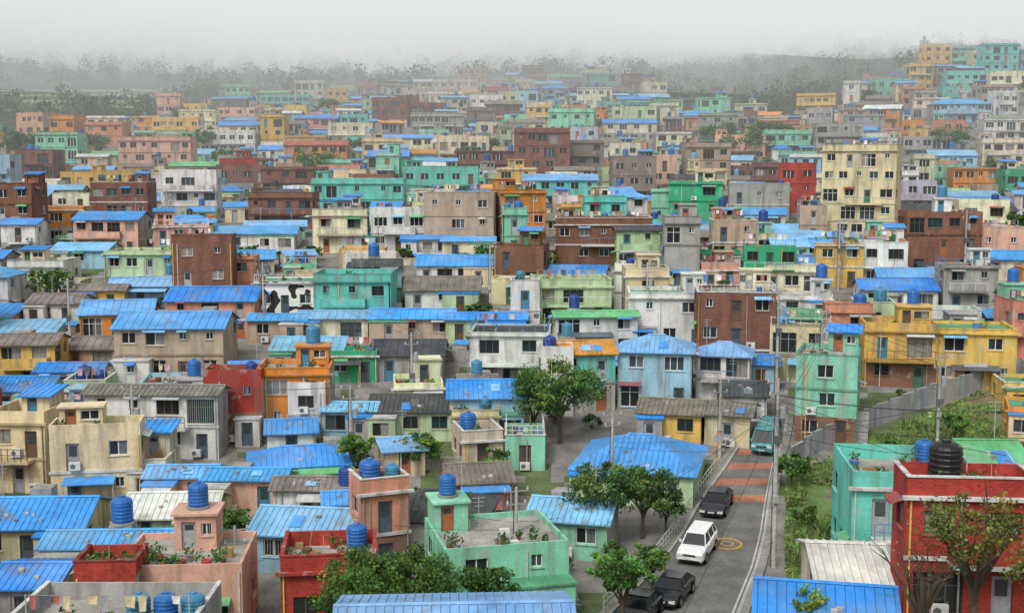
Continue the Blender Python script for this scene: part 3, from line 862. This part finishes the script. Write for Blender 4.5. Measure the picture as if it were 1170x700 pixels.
# ------------------------------------------------------------------ trees & bushes
def tree_mesh(name,h,w,nl=3200,leaf=.16,col=(.05,.10,.03),sparse=False,clumps=46,seed=0):
    rg=random.Random(seed); mb=MB(); bc=(.10,.075,.05); col=tuple(a*b for a,b in zip(col,(1.4,1.5,1.25)))
    th=h*.38; mb.tube((0,0,-1),(rg.uniform(-.1,.1),0,th),h*.035,h*.024,8,1,bc)
    tips=[]
    for k in range(8 if not sparse else 12):
        a=k*2.4+rg.random(); rad=w*.5*rg.uniform(.4,.85); p0=Vector((0,0,th*rg.uniform(.65,1))); p1=Vector((math.cos(a)*rad*.5,math.sin(a)*rad*.5,th+(h-th)*rg.uniform(.25,.5)))
        p2=Vector((math.cos(a+.3)*rad,math.sin(a+.3)*rad,th+(h-th)*rg.uniform(.45,.9)))
        mb.tube(p0,p1,h*.016,h*.01,6,1,bc); mb.tube(p1,p2,h*.01,h*.004,5,1,bc); tips+=[p1,p2,(p1+p2)/2]
        for j in range(4 if not sparse else 7):
            q=p1+(p2-p1)*rg.random(); e=q+Vector((rg.uniform(-1,1),rg.uniform(-1,1),rg.uniform(0,1)))*w*.17; mb.tube(q,e,h*.004,h*.0015,4,1,bc); tips.append(e)
    Q=[np.array([mb.v[i] for i in f]) for f in mb.f]; QC=[c for c in mb.c]
    cs=[];ks=[];ss=[]
    per=nl//clumps
    for k in range(clumps):
        if rg.random()<.5: c=np.array(tips[rg.randrange(len(tips))])
        else:
            a=rg.uniform(0,2*PI); ph=rg.uniform(-.35,1); rr=rg.uniform(.55,1.0)*(1-.25*max(0,ph)); c=np.array([math.cos(a)*rr*w*.46,math.sin(a)*rr*w*.46,th+(h-th)*(.42+.45*ph)])
        r=w*rg.uniform(.07,.16); d=NP.normal(size=(per,3)); d/=np.linalg.norm(d,axis=1)[:,None]; d*=(NP.rand(per)**.5)[:,None]*np.array([r,r,r*.75])
        cs.append(c+d); b=rg.uniform(.55,1.5); cc=np.array(col)*b
        if rg.random()<.2: cc=cc*np.array([1.5,1.15,.8])
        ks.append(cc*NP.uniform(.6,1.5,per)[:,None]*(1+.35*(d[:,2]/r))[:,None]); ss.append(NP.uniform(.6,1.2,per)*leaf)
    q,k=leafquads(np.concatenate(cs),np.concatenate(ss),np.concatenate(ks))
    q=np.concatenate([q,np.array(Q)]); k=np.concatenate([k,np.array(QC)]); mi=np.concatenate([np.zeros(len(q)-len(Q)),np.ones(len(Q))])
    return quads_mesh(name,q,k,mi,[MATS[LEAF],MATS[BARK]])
def put_tree(u,vt,h,w,name='tree',Yo=None,**kw):
    if Yo: rx,rz=ray(u,vt); X=rx*Yo; Y=Yo; z=CZ+rz*Yo-h
    else: X,Y=site(u,vt,h); z=H(X,Y)
    add(tree_mesh(name,h,w,seed=int(u),**kw),name,(X,Y,z),R.uniform(0,6))
put_tree(640,420,6.5,8.6,nl=7500,clumps=85,leaf=.14)
put_tree(610,440,4.5,5,nl=3000,leaf=.14)
put_tree(685,532,5.5,5.6,nl=4500,leaf=.13,col=(.045,.09,.035))
put_tree(735,534,5.0,5.4,nl=4500,leaf=.13,col=(.05,.10,.035))
put_tree(762,560,3.2,3,nl=1800,leaf=.12)
put_tree(420,634,5,5.5,nl=6500,leaf=.11,clumps=70,col=(.055,.11,.03))
put_tree(475,628,5,5.5,nl=6500,leaf=.11,clumps=70,col=(.045,.095,.03))
put_tree(385,668,3,3.6,nl=3000,leaf=.11)
put_tree(560,642,5,3.6,nl=4500,leaf=.11,col=(.04,.085,.025))
put_tree(712,628,4.6,3.8,nl=3800,leaf=.12,col=(.06,.13,.04))
put_tree(745,622,3.0,2.6,nl=2000,leaf=.11,col=(.07,.13,.04))
put_tree(406,494,4.5,3,nl=2400,leaf=.13,col=(.06,.12,.03))
put_tree(265,580,3.5,3,nl=1900,leaf=.13)
put_tree(1118,562,6.5,5.6,nl=2600,leaf=.10,col=(.085,.10,.03),sparse=True,Yo=49,name='persimmon_tree')
put_tree(1058,612,5.5,4.2,nl=160,leaf=.08,col=(.10,.09,.04),sparse=True,Yo=50,name='bare_tree',clumps=20)
put_tree(925,672,3,1.8,nl=900,col=(.10,.16,.04),leaf=.11,Yo=52)
for u,v,h,w in ((1085,148,7,13),(360,176,5,12),(535,166,6,7),(1155,325,6,5),(60,308,5,6),(345,196,4,6),(235,150,6,10),(255,172,4,6),(1010,380,3,3.5),(850,150,7,14),(820,140,7,12),(880,140,7,12),(20,150,8,12),(60,155,7,12),(100,155,6,12),(1160,245,4,4),(740,120,7,14),(600,290,3,9),(555,285,3,5),(480,500,2.5,4),(905,520,2.5,3)):
    put_tree(u,v,h,w,nl=1500,leaf=.32 if v<250 else .2)
FT=[tree_mesh('tree',6,7,nl=1500,leaf=.3,clumps=30,seed=50+i,col=(.05,.09,.03)) for i in range(3)]
for (x,y) in fartrees:
    for _ in range(R.choice([1,1,2])):
        xx=x+R.uniform(-3,3); yy=y+R.uniform(-2,2)
        if not coll((xx-1,xx+1,yy-1,yy+1),0): add(R.choice(FT),'tree',(xx,yy,H(xx,yy)-.5),R.uniform(0,6),R.uniform(.6,1.1))
BM=[tree_mesh('bush',1.8,2.2,nl=800,leaf=.10,clumps=18,seed=i,col=[(.05,.10,.03),(.075,.13,.035),(.04,.085,.03)][i%3]) for i in range(4)]
def clutter():
    mb=MB()
    for _ in range(R.randint(5,9)):
        x=R.uniform(-2,2); y=R.uniform(-1.5,1.5); q=R.random()
        if q<.4: mb.lathe(x,y,0,[(.15,-.2),(.2,.3),(.001,.28)],8,PAINT,R.choice([(.3,.12,.06),(.2,.2,.2),(.5,.5,.48)])); mb.leaves(x,y,.55,.35,16,.12,R.choice(POTG))
        elif q<.7: mb.box(x,x+R.uniform(.4,1.2),y,y+.5,-.3,R.uniform(.3,1.0),PAINT,R.choice([(.35,.35,.35),(.08,.2,.4),(.3,.2,.1),(.5,.5,.45),(.15,.15,.15)]),True)
        else: mb.q((x,y,.9),(x+1.5,y,.9),(x+1.5,y+1.2,1.25),(x,y+1.2,1.25),METAL,R.choice([RC['b'],(.4,.4,.38),RC['e'],(.25,.18,.12)])); mb.box(x+.1,x+1.4,y+.1,y+1.1,-.3,.9,CONC,(.3,.28,.25))
    mb.box(-2.4,2.4,-1.9,-1.75,-.8,.75,WALL,vc(R.choice([(.4,.39,.36),COL['E'],COL['M'],(.3,.28,.25)])))
    return mb.mesh('yard_clutter')
CL=[clutter() for _ in range(9)]
for (x,y) in alleys:
    if not near_road(x,y-1,3) and y<260 and not coll((x-1.2,x+1.2,y-2.5,y-.5),0):
        add(R.choice(CL),'yard_clutter',(x,y-1.5,H(x,y-1.5)),R.uniform(-.2,.2))
    for _ in range(R.choice([0,1,2,2])):
        xx=x+R.uniform(-3,3); yy=y+R.uniform(-3,3)
        if near_road(xx,yy,1.5) : continue
        if coll((xx-.6,xx+.6,yy-.6,yy+.6),0): continue
        add(R.choice(BM),'bush',(xx,yy,H(xx,yy)-.5),R.uniform(0,6),R.uniform(.7,1.5))
for _ in range(340):
    s=R.uniform(-.42,.42); y=R.uniform(70,420); x=s*y
    if y>ylim(s) or near_road(x,y,2) or coll((x-.5,x+.5,y-.5,y+.5),0): continue
    add(R.choice(BM),'bush',(x,y,H(x,y)-.4),R.uniform(0,6),R.uniform(.7,1.6))
# rough grass and weeds on the bank: upright blades plus leafy clumps
cs=[];n=0
while n<34000:
    u=NP.uniform(893,1230); v=NP.uniform(432,690)
    if not inweed(u,v): continue
    n+=1; cs.append((u,v))
W=[]
grid={}
for (u,v) in cs:
    k=(int(u/12),int(v/12))
    if k not in grid: grid[k]=(gp(k[0]*12,k[1]*12),gp(k[0]*12+12,k[1]*12),gp(k[0]*12,k[1]*12+12))
    a,b,c=grid[k]; fu=u/12-k[0]; fv=v/12-k[1]
    x=a[0]+(b[0]-a[0])*fu+(c[0]-a[0])*fv; y=a[1]+(b[1]-a[1])*fu+(c[1]-a[1])*fv
    if near_road(x,y,.7+.8*max(0,mn.noise(Vector((x*.6,y*.6,4))))) or y>124 or coll((x-.2,x+.2,y-.2,y+.2),0): continue
    if mn.noise(Vector((x*.28,y*.28,2)))<-.18: continue
    W.append((x,y,H(x,y)+R.uniform(.02,.5)*(.3+1.5*max(0,mn.noise(Vector((x*.3,y*.3,9)))+.15))))
W=np.array(W); nz=np.array([mn.noise(Vector((p[0]*.3,p[1]*.3,5))) for p in W])
K=np.array([.17,.27,.075])*(1+.9*nz)[:,None]*NP.uniform(.6,1.5,len(W))[:,None]
br=NP.rand(len(W))<.14; K[br]=np.array([.28,.23,.12])
Q,K=leafquads(W,NP.uniform(.08,.22,len(W)),np.clip(K,.01,.5))
nb=len(W)//2; idx=NP.permutation(len(W))[:nb]; B0=W[idx].copy(); B0[:,2]-=.15; an=NP.uniform(0,PI,nb); hh=NP.uniform(.25,.75,nb)
dx=np.stack([np.cos(an),np.sin(an),np.zeros(nb)],1)*.035; tp=B0+np.stack([NP.normal(size=nb)*.12,NP.normal(size=nb)*.12,hh],1)
Qb=np.stack([B0-dx,B0+dx,tp+dx*.3,tp-dx*.3],1); Kb=np.array([.22,.31,.09])*NP.uniform(.6,1.4,nb)[:,None]
Q=np.concatenate([Q,Qb]); K=np.concatenate([K,Kb])
add(quads_mesh('weeds',Q,K,np.zeros(len(Q)),[MATS[LEAF]]),'weeds')
for _ in range(12):
    u=R.uniform(925,1150); v=R.uniform(450,590)
    if inweed(u,v-5):
        x,y=gp(u,v)
        if not near_road(x,y,2.2) and not coll((x-.6,x+.6,y-.6,y+.6),0): add(R.choice(BM),'bush',(x,y,H(x,y)-.7),R.uniform(0,6),R.uniform(.5,.9))

# ------------------------------------------------------------------ walls, railing
mb=MB(); pts=[gp(*p) for p in ((902,540),(917,527),(940,513),(970,499),(1000,487),(1030,475),(1060,463),(1095,452),(1135,441),(1180,430))]
for i in range(len(pts)-1):
    a=Vector(pts[i]);b=Vector(pts[i+1]); L=(b-a).length; m=max(1,round(L/2.0)); d=(b-a)/m; nn=Vector((-d.y,d.x)).normalized()*.09
    for k in range(m):
        p=a+d*k; q=p+d*.985; zt=H((p.x+q.x)/2,(p.y+q.y)/2)+1.9; zb=min(H(p.x,p.y),H(q.x,q.y))-.8
        c=vc((.34,.35,.36),.16)
        P=[p-nn,q-nn,q+nn,p+nn]
        for s,e in ((0,1),(1,2),(2,3),(3,0)): mb.q((P[s].x,P[s].y,zb),(P[e].x,P[e].y,zb),(P[e].x,P[e].y,zt),(P[s].x,P[s].y,zt),WALL,c)
        mb.q(*[(w.x,w.y,zt) for w in P],CONC,(.4,.4,.39))
        mb.tube((p.x,p.y,zb),(p.x,p.y,zt+.15),.08,.08,6,CONC,(.16,.16,.16))
add(mb.mesh('boundary_wall'),'boundary_wall')
def rwall(pl,hh,c):
    mb=MB(); P=[gp(*p) for p in pl]
    for i in range(len(P)-1):
        a=Vector(P[i]);b=Vector(P[i+1]); d=(b-a); n=max(1,int(d.length/1.5)); nn=Vector((-d.y,d.x)).normalized()*.15
        for k in range(n):
            p=a+d*(k/n); q=a+d*((k+1)/n); z0=H(p.x,p.y); z1=H(q.x,q.y); cc=vc(c,.12)
            mb.q((p.x,p.y,z0-1),(q.x,q.y,z1-1),(q.x,q.y,z1+hh),(p.x,p.y,z0+hh),BRICK,cc)
            p2=p+nn*2;q2=q+nn*2; mb.q((p.x,p.y,z0+hh),(q.x,q.y,z1+hh),(q2.x,q2.y,z1+hh),(p2.x,p2.y,z0+hh),CONC,(.35,.34,.3)); mb.q((p2.x,p2.y,z0-1),(q2.x,q2.y,z1-1),(q2.x,q2.y,z1+hh),(p2.x,p2.y,z0+hh),BRICK,cc)
    add(mb.mesh('retaining_wall'),'retaining_wall')
rwall([(392,540),(460,538),(520,536),(600,530)],1.0,(.25,.23,.2))
rwall([(0,590),(60,588),(120,590),(200,592)],.9,(.25,.23,.2))
mb=MB()
for i in range(2,40,1):
    a=Vector(rl[i]);b=Vector(rl[i+1]); d=(b-a).normalized(); o=Vector((-d.y,d.x))*.55; p=a+o;q=b+o; z=H(p.x,p.y)+RZ+.1;z2=H(q.x,q.y)+RZ+.1
    mb.tube((p.x,p.y,z),(p.x,p.y,z+.95),.035,.035,6,PAINT,(.55,.57,.55))
    for hh in (.9,.5): mb.tube((p.x,p.y,z+hh),(q.x,q.y,z2+hh),.03,.03,5,PAINT,(.55,.57,.55))
add(mb.mesh('roadside_railing'),'roadside_railing')

# ------------------------------------------------------------------ utility poles and cables
poles=[]
def pole(X,Y,h,tr=True,yaw=.3,name='utility_pole'):
    mb=MB(); mb.tube((0,0,-1),(0,0,h),.16,.09,10,CONC,(.42,.40,.37))
    for z,l in ((h-.3,.8),(h-1.1,.65)):
        mb.box(-l,l,-.04,.04,z,z+.08,PAINT,(.25,.25,.25),True)
        for x in (-l+.1,0,l-.1): mb.lathe(x,0,z+.08,[(.05,0),(.07,.08),(.04,.12),(.07,.18),(.001,.22)],6,PAINT,(.5,.5,.48))
    if tr:
        mb.lathe(.4,0,h-2.6,[(.001,0),(.22,0),(.22,.7),(.17,.78),(.001,.8)],12,PAINT,(.3,.32,.33)); mb.box(-.1,.4,-.05,.05,h-2.1,h-2.0,PAINT,(.2,.2,.2),True)
        mb.box(-.25,.25,-.3,-.12,h-4.2,h-3.7,PAINT,(.12,.12,.12),True)
    mb.box(-.3,.1,-.28,-.15,h*.35,h*.35+.5,PAINT,(.4,.4,.38),True)
    mb.tube((-.2,.12,0),(-.12,.12,h-1),.03,.03,5,PAINT,(.05,.05,.05))
    z=H(X,Y); add(mb.mesh(name),name,(X,Y,z),yaw); poles.append((X,Y,z+h)); return len(poles)-1
def pp(u,v,h,**k): X,Y=gp(u,v); return pole(X,Y,h,**k)
def ps(u,v,h,**k): X,Y=site(u,v,h); return pole(X,Y,h,**k)
pA=pp(884,648,12.5); pB=pp(936,500,11); pC=pp(822,522,6.5,tr=False); pD=ps(590,556,7,tr=False); pE=ps(77,318,9); pF=ps(700,470,7,tr=False)
pG=ps(268,600,5.5,tr=False); pH=ps(1075,405,8); pI=ps(890,330,10); pJ=ps(470,380,7); pK=ps(190,215,10); pL=ps(560,280,8,tr=False)
pM=ps(1105,240,9); pN=ps(380,120,12); pO=ps(640,110,12); pP=ps(230,105,14,tr=False); pQ=ps(960,250,9); pR=ps(740,300,8); pS=ps(300,300,8,tr=False)
pU=ps(150,440,7); pV=ps(400,440,7)
WQ=[]
def wire(a,b,sag=.03,r=.016):
    a=Vector(a);b=Vector(b);L=(b-a).length; n=10; P=[]
    for i in range(n+1):
        t=i/n; p=a.lerp(b,t); p.z-=4*sag*L*t*(1-t)*.6; P.append(p)
    for i in range(n):
        d=(P[i+1]-P[i]).normalized(); s=d.cross(Vector((0,0,1))).normalized()*r; w=Vector((0,0,r))
        for o1,o2 in ((s,w),(w,-s),(-s,-w),(-w,s)): WQ.append([tuple(P[i]+o1),tuple(P[i]+o2),tuple(P[i+1]+o2),tuple(P[i+1]+o1)])
def span(i,j,k=3,r=.015):
    a=poles[i];b=poles[j]
    for q in range(k):
        dx=(-.7,.7,0,.3,-.1)[q%5]; dz=(-.1,-.1,-1.0,-1.6,-3.0)[q%5]; wire((a[0]+dx,a[1],a[2]+dz),(b[0]+dx,b[1],b[2]+dz),R.uniform(.02,.04),r)
for i,j in ((pA,pB),(pA,pC),(pB,pH),(pB,pI)): span(i,j,5,.018)
for i,j in ((pC,pF),(pI,pR),(pV,pU),(pJ,pS),(pE,pS),(pI,pQ),(pQ,pM)): span(i,j,2,.014)
for (u,v,t) in ((1165,470,60),(1150,520,60),(1175,560,55),(980,560,80),(1100,470,66),(1180,440,70),(1190,500,62),(1060,520,66),(760,740,50),(690,600,78)):
    rx,rz=ray(u,v); a=poles[pA]; wire((a[0],a[1],a[2]-R.uniform(.5,4)),(rx*t,t,CZ+rz*t),.03,.017)
for p in poles[:12]:
    for _ in range(4):
        x=p[0]+R.uniform(-11,11); y=p[1]+R.uniform(-6,12)
        if y<48: continue
        wire((p[0],p[1],p[2]-R.uniform(.8,3)),(x,y,H(x,y)+R.uniform(3.5,6)),.03,.012)
WQ=np.array(WQ); add(quads_mesh('power_lines',WQ,np.full((len(WQ),3),.04),np.zeros(len(WQ)),[MATS[PAINT]]),'power_lines')
mb=MB(); mb.tube((0,0,0),(0,0,6.2),.08,.05,8,PAINT,(.5,.5,.5)); mb.tube((0,0,6.1),(-1.3,0,6.6),.035,.03,6,PAINT,(.5,.5,.5)); mb.box(-1.9,-1.3,-.12,.12,6.53,6.66,PAINT,(.4,.4,.4),True)
x,y,z=roadpt(30,1.0); add(mb.mesh('street_lamp'),'street_lamp',(x+.5,y,z),.2)
mb=MB(); mb.tube((0,0,0),(0,0,2.6),.04,.04,8,PAINT,(.6,.3,.03))
for r0,r1,c,d in ((.0,.36,(.3,.35,.4),-.06),(.36,.42,(.65,.25,.03),-.075)):
    for k in range(20):
        a,b=2*PI*k/20,2*PI*(k+1)/20; mb.q((r0*math.cos(a),d,2.8+r0*math.sin(a)),(r1*math.cos(a),d,2.8+r1*math.sin(a)),(r1*math.cos(b),d,2.8+r1*math.sin(b)),(r0*math.cos(b),d,2.8+r0*math.sin(b)),PAINT,c)
x,y,z=roadpt(40,0.0); add(mb.mesh('traffic_mirror'),'traffic_mirror',(x-.4,y,z),.2)

# ------------------------------------------------------------------ vehicles
M_RUB=m_simple('rubber',.8,.2); M_CH=m_simple('chrome',.25,.6,.8); M_LI=m_simple('lamp_lens',.15,.6)
CM=[M_CAR,MATS[GLASS],M_RUB,M_CH,M_LI]
def car(name,kind,col,X,Y,Z,yaw,tilt=0):
    e=bpy.data.objects.new(name,None); sc.collection.objects.link(e)
    e.location=(X,Y,Z); e.rotation_euler=(tilt,0,yaw)
    P={'sedan':dict(L=4.6,W=1.8,st=[(-2.3,.32,.62,.74),(-2.15,.24,.74,.86),(-1.5,.22,.84,.90),(-.9,.22,.93,.90),(1.2,.22,.95,.90),(1.9,.24,.93,.88),(2.2,.30,.86,.84),(2.3,.38,.70,.78)],g=[(-1.05,.92),(-.35,1.38),(.9,1.42),(1.75,.94)]),
       'suv':dict(L=4.5,W=1.85,st=[(-2.25,.38,.78,.78),(-2.1,.28,.95,.90),(-1.4,.26,1.03,.93),(-.9,.26,1.07,.93),(1.8,.26,1.10,.93),(2.1,.28,1.08,.90),(2.25,.4,.9,.84)],g=[(-1.05,1.05),(-.45,1.62),(1.75,1.68),(2.15,1.08)]),
       'van':dict(L=4.9,W=1.85,st=[(-2.45,.38,.85,.80),(-2.35,.28,1.02,.90),(-2.0,.26,1.12,.93),(2.2,.26,1.15,.93),(2.4,.28,1.12,.92),(2.45,.4,.9,.88)],g=[(-2.15,1.10),(-1.35,1.88),(2.2,1.95),(2.42,1.13)])}[kind]
    def part(mb,nm,bev=0):
        me=mb.mesh(nm,CM); o=bpy.data.objects.new(nm,me); sc.collection.objects.link(o); o.parent=e
        if bev:
            b=o.modifiers.new('b','BEVEL'); b.width=bev; b.segments=2; b.limit_method='ANGLE'
            me.polygons.foreach_set('use_smooth',[True]*len(me.polygons)); b.harden_normals=True
        return o
    mb=MB(); st=P['st']; ring=[]
    for (y,zl,zh,hw) in st:
        r=[(hw*.9,y,zl),(hw,y,zl+.15),(hw*1.0,y,zl+(zh-zl)*.6),(hw*.97,y,zh-.07),(hw*.86,y,zh)]
        ring.append(r+[(-a,b,c) for a,b,c in reversed(r)])
    n=len(ring[0])
    for i,r in enumerate(ring): mb.v.extend(r)
    for i in range(len(ring)-1):
        for k in range(n):
            k2=(k+1)%n; mb.f.append((i*n+k,i*n+k2,(i+1)*n+k2,(i+1)*n+k)); mb.m.append(0); mb.c.append(col)
    mb.f.append(tuple(range(n))); mb.m.append(0); mb.c.append(col); l=(len(ring)-1)*n; mb.f.append(tuple(l+k for k in range(n))); mb.m.append(0); mb.c.append(col)
    part(mb,'body',.03)
    mb=MB(); g=P['g']; hb=.80 if kind!='sedan' else .78; ht=.62 if kind!='van' else .72
    if kind=='van': hb=.88
    B=[(g[0][0],g[0][1],hb),(g[1][0],g[1][1],ht),(g[2][0],g[2][1],ht),(g[3][0],g[3][1],hb)]
    Lp=[(-w,y,z) for y,z,w in B]; Rp=[(w,y,z) for y,z,w in B]; gl=(.012,.014,.016)
    mb.q(Lp[0],Rp[0],Rp[1],Lp[1],1,gl); mb.q(Lp[2],Rp[2],Rp[3],Lp[3],1,gl)
    mb.q(Lp[0],Lp[1],Lp[2],Lp[3],1,gl); mb.q(Rp[3],Rp[2],Rp[1],Rp[0],1,gl)
    part(mb,'windows')
    mb=MB(); y1,z1,_=B[1];y2,z2,_=B[2]; w=ht+.02
    mb.box(-w,w,y1-.05,y2+.05,max(z1,z2)-.05,max(z1,z2)+.02,0,col,True)
    for P1,P2 in ((0,1),(3,2)):
        for s in (-1,1):
            a=Vector((s*B[P1][2],B[P1][0],B[P1][1]));b=Vector((s*B[P2][2],B[P2][0],B[P2][1])); mb.tube(a,b,.045,.04,6,0,col)
    for s in (-1,1):
        for f in ((.5,) if kind=='sedan' else (.42,.75)):
            y=B[0][0]+(B[3][0]-B[0][0])*f; mb.tube((s*(hb+.005),y,B[0][1]),(s*(ht+.01),y,max(z1,z2)-.04),.035,.035,6,0,(.02,.02,.02) if kind=='sedan' else col)
    part(mb,'roof_and_pillars',.015)
    mb=MB(); wb=P['L']*.29; rw=.33
    for y in (-wb,wb*1.0):
        for s in (-1,1):
            mb.tube((s*.70,y,rw),(s*.945,y,rw),rw,rw,18,2,(.02,.02,.02))
            mb.poly([(s*.95,y+rw*math.cos(a),rw+rw*math.sin(a)) for a in [k*PI/9 for k in range(18)]],2,(.02,.02,.02))
            mb.poly([(s*.956,y+rw*.62*math.cos(a),rw+rw*.62*math.sin(a)) for a in [k*PI/9 for k in range(18)]],3,(.5,.5,.5))
            mb.poly([(s*.939,y+(rw+.07)*math.cos(a),rw+.02+(rw+.07)*math.sin(a)) for a in [k*PI/9 for k in range(18)]],2,(.01,.01,.01))
    part(mb,'wheels')
    mb=MB(); yf=st[0][0]; zh=st[1][2]
    for s in (-1,1):
        mb.box(min(s*.45,s*.82),max(s*.45,s*.82),yf-.03,yf+.25,zh-.26,zh-.1,4,(.65,.65,.62),True)
        mb.box(min(s*.5,s*.8),max(s*.5,s*.8),st[-1][0]-.2,st[-1][0]+.02,zh-.2,zh-.04,4,(.35,.01,.01),True)
        mb.box(min(s*.9,s*1.05),max(s*.9,s*1.05),g[0][0]+.25,g[0][0]+.37,g[0][1]+.02,g[0][1]+.17,0,col,True)
    mb.box(-.42,.42,yf-.025,yf+.1,zh-.25,zh-.12,3,(.15,.15,.15),True)
    mb.box(-.7,.7,yf-.02,yf+.1,.36,.46,2,(.02,.02,.02),True); mb.box(-.24,.24,yf-.05,yf,.48,.58,4,(.6,.6,.58),True)
    part(mb,'lamps_grille_mirrors')
def place(u,v,name,kind,col,back=False,dyaw=0):
    x,y=gp(u,v); i=min(range(NR-1),key=lambda k:(rl[k][1]-y)**2+(0.3*(rl[k][0]-x))**2)
    d=(Vector(rl[min(NR-1,i+2)])-Vector(rl[max(0,i-2)])).normalized(); yaw=math.atan2(-d.x,d.y)+dyaw
    a=H(x-d.x*1.4,y-d.y*1.4); b=H(x+d.x*1.4,y+d.y*1.4)
    car(name,kind,col,x,y,(a+b)/2+RZ+.01,yaw+(PI if back else 0),math.atan2(b-a,2.8)*(-1 if back else 1))
place(768,684,'black_sedan_car','sedan',(.015,.017,.02))
place(797,634,'white_suv_car','suv',(.75,.75,.75))
place(819,582,'dark_grey_sedan_car','sedan',(.02,.022,.03))
place(876,511,'teal_van','van',(.06,.26,.28))
place(731,706,'dark_sedan_car','sedan',(.02,.02,.025))

# ------------------------------------------------------------------ fog (real volumes; the glow term stands for multiply scattered daylight)
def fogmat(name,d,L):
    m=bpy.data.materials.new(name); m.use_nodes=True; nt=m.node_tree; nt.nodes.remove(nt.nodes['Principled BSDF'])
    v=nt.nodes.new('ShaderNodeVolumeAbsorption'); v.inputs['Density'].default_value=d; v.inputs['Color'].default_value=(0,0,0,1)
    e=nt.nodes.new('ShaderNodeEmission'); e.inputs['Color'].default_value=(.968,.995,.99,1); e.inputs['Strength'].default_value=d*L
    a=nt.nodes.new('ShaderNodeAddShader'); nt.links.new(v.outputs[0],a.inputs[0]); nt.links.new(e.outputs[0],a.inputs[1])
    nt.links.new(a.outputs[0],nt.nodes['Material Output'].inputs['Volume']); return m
def fogbox(name,x0,x1,y0,y1,z0,z1,d,L,wav=0,sd=0):
    me=bpy.data.meshes.new(name); nx,ny=(40,20) if wav else (1,1); V=[];Fc=[]
    for k,zz in ((0,z0),(1,z1)):
        for j in range(ny+1):
            for i in range(nx+1):
                x=x0+(x1-x0)*i/nx; y=y0+(y1-y0)*j/ny; z=zz
                if wav and k==0: z+=wav*mn.noise(Vector((x*.006,y*.004,1.7+sd)))+wav*.5*mn.noise(Vector((x*.02,y*.01,4+sd)))
                V.append((x,y,z))
    o=(nx+1)*(ny+1)
    for j in range(ny):
        for i in range(nx):
            a=j*(nx+1)+i; Fc.append((a,a+nx+1,a+nx+2,a+1)); Fc.append((o+a,o+a+1,o+a+nx+2,o+a+nx+1))
    for i in range(nx): Fc.append((i,i+1,o+i+1,o+i)); a=ny*(nx+1)+i; Fc.append((a+1,a,o+a,o+a+1))
    for j in range(ny): a=j*(nx+1); Fc.append((a+nx+1,a,o+a,o+a+nx+1)); a=j*(nx+1)+nx; Fc.append((a,a+nx+1,o+a+nx+1,o+a))
    me.from_pydata(V,[],Fc); me.materials.append(fogmat(name,d,L)); me.update(); add(me,name)
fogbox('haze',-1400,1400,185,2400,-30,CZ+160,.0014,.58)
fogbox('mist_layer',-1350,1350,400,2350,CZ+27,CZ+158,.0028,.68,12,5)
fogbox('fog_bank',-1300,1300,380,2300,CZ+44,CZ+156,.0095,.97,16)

# ------------------------------------------------------------------ light
w=bpy.data.worlds.new('World'); sc.world=w; w.use_nodes=True; nt=w.node_tree
bg=nt.nodes['Background']; sky=nt.nodes.new('ShaderNodeTexSky'); sky.sky_type='NISHITA'; sky.sun_disc=False
EL=math.radians(52); AZ=math.radians(205)
sky.sun_elevation=EL; sky.sun_rotation=AZ; sky.dust_density=3
hs=nt.nodes.new('ShaderNodeHueSaturation'); hs.inputs['Saturation'].default_value=.12; hs.inputs['Value'].default_value=1.3
nt.links.new(sky.outputs[0],hs.inputs['Color']); nt.links.new(hs.outputs[0],bg.inputs[0]); bg.inputs[1].default_value=.15
sd=bpy.data.lights.new('sun','SUN'); sd.energy=1.5; sd.angle=math.radians(12); sd.color=(1,.96,.89)
so=bpy.data.objects.new('sun',sd); sc.collection.objects.link(so)
dirv=Vector((math.sin(AZ)*math.cos(EL),math.cos(AZ)*math.cos(EL),math.sin(EL)))
so.rotation_euler=dirv.to_track_quat('Z','Y').to_euler()
cam=bpy.data.cameras.new('camera'); co=bpy.data.objects.new('camera',cam); sc.collection.objects.link(co)
co.location=(0,0,CZ); co.rotation_euler=(PI/2-PITCH,0,0); cam.sensor_width=36; cam.lens=36*F/1170; cam.clip_end=6000; cam.clip_start=.5
sc.camera=co
sc.view_settings.view_transform='Standard'; sc.view_settings.look='None'; sc.view_settings.exposure=0
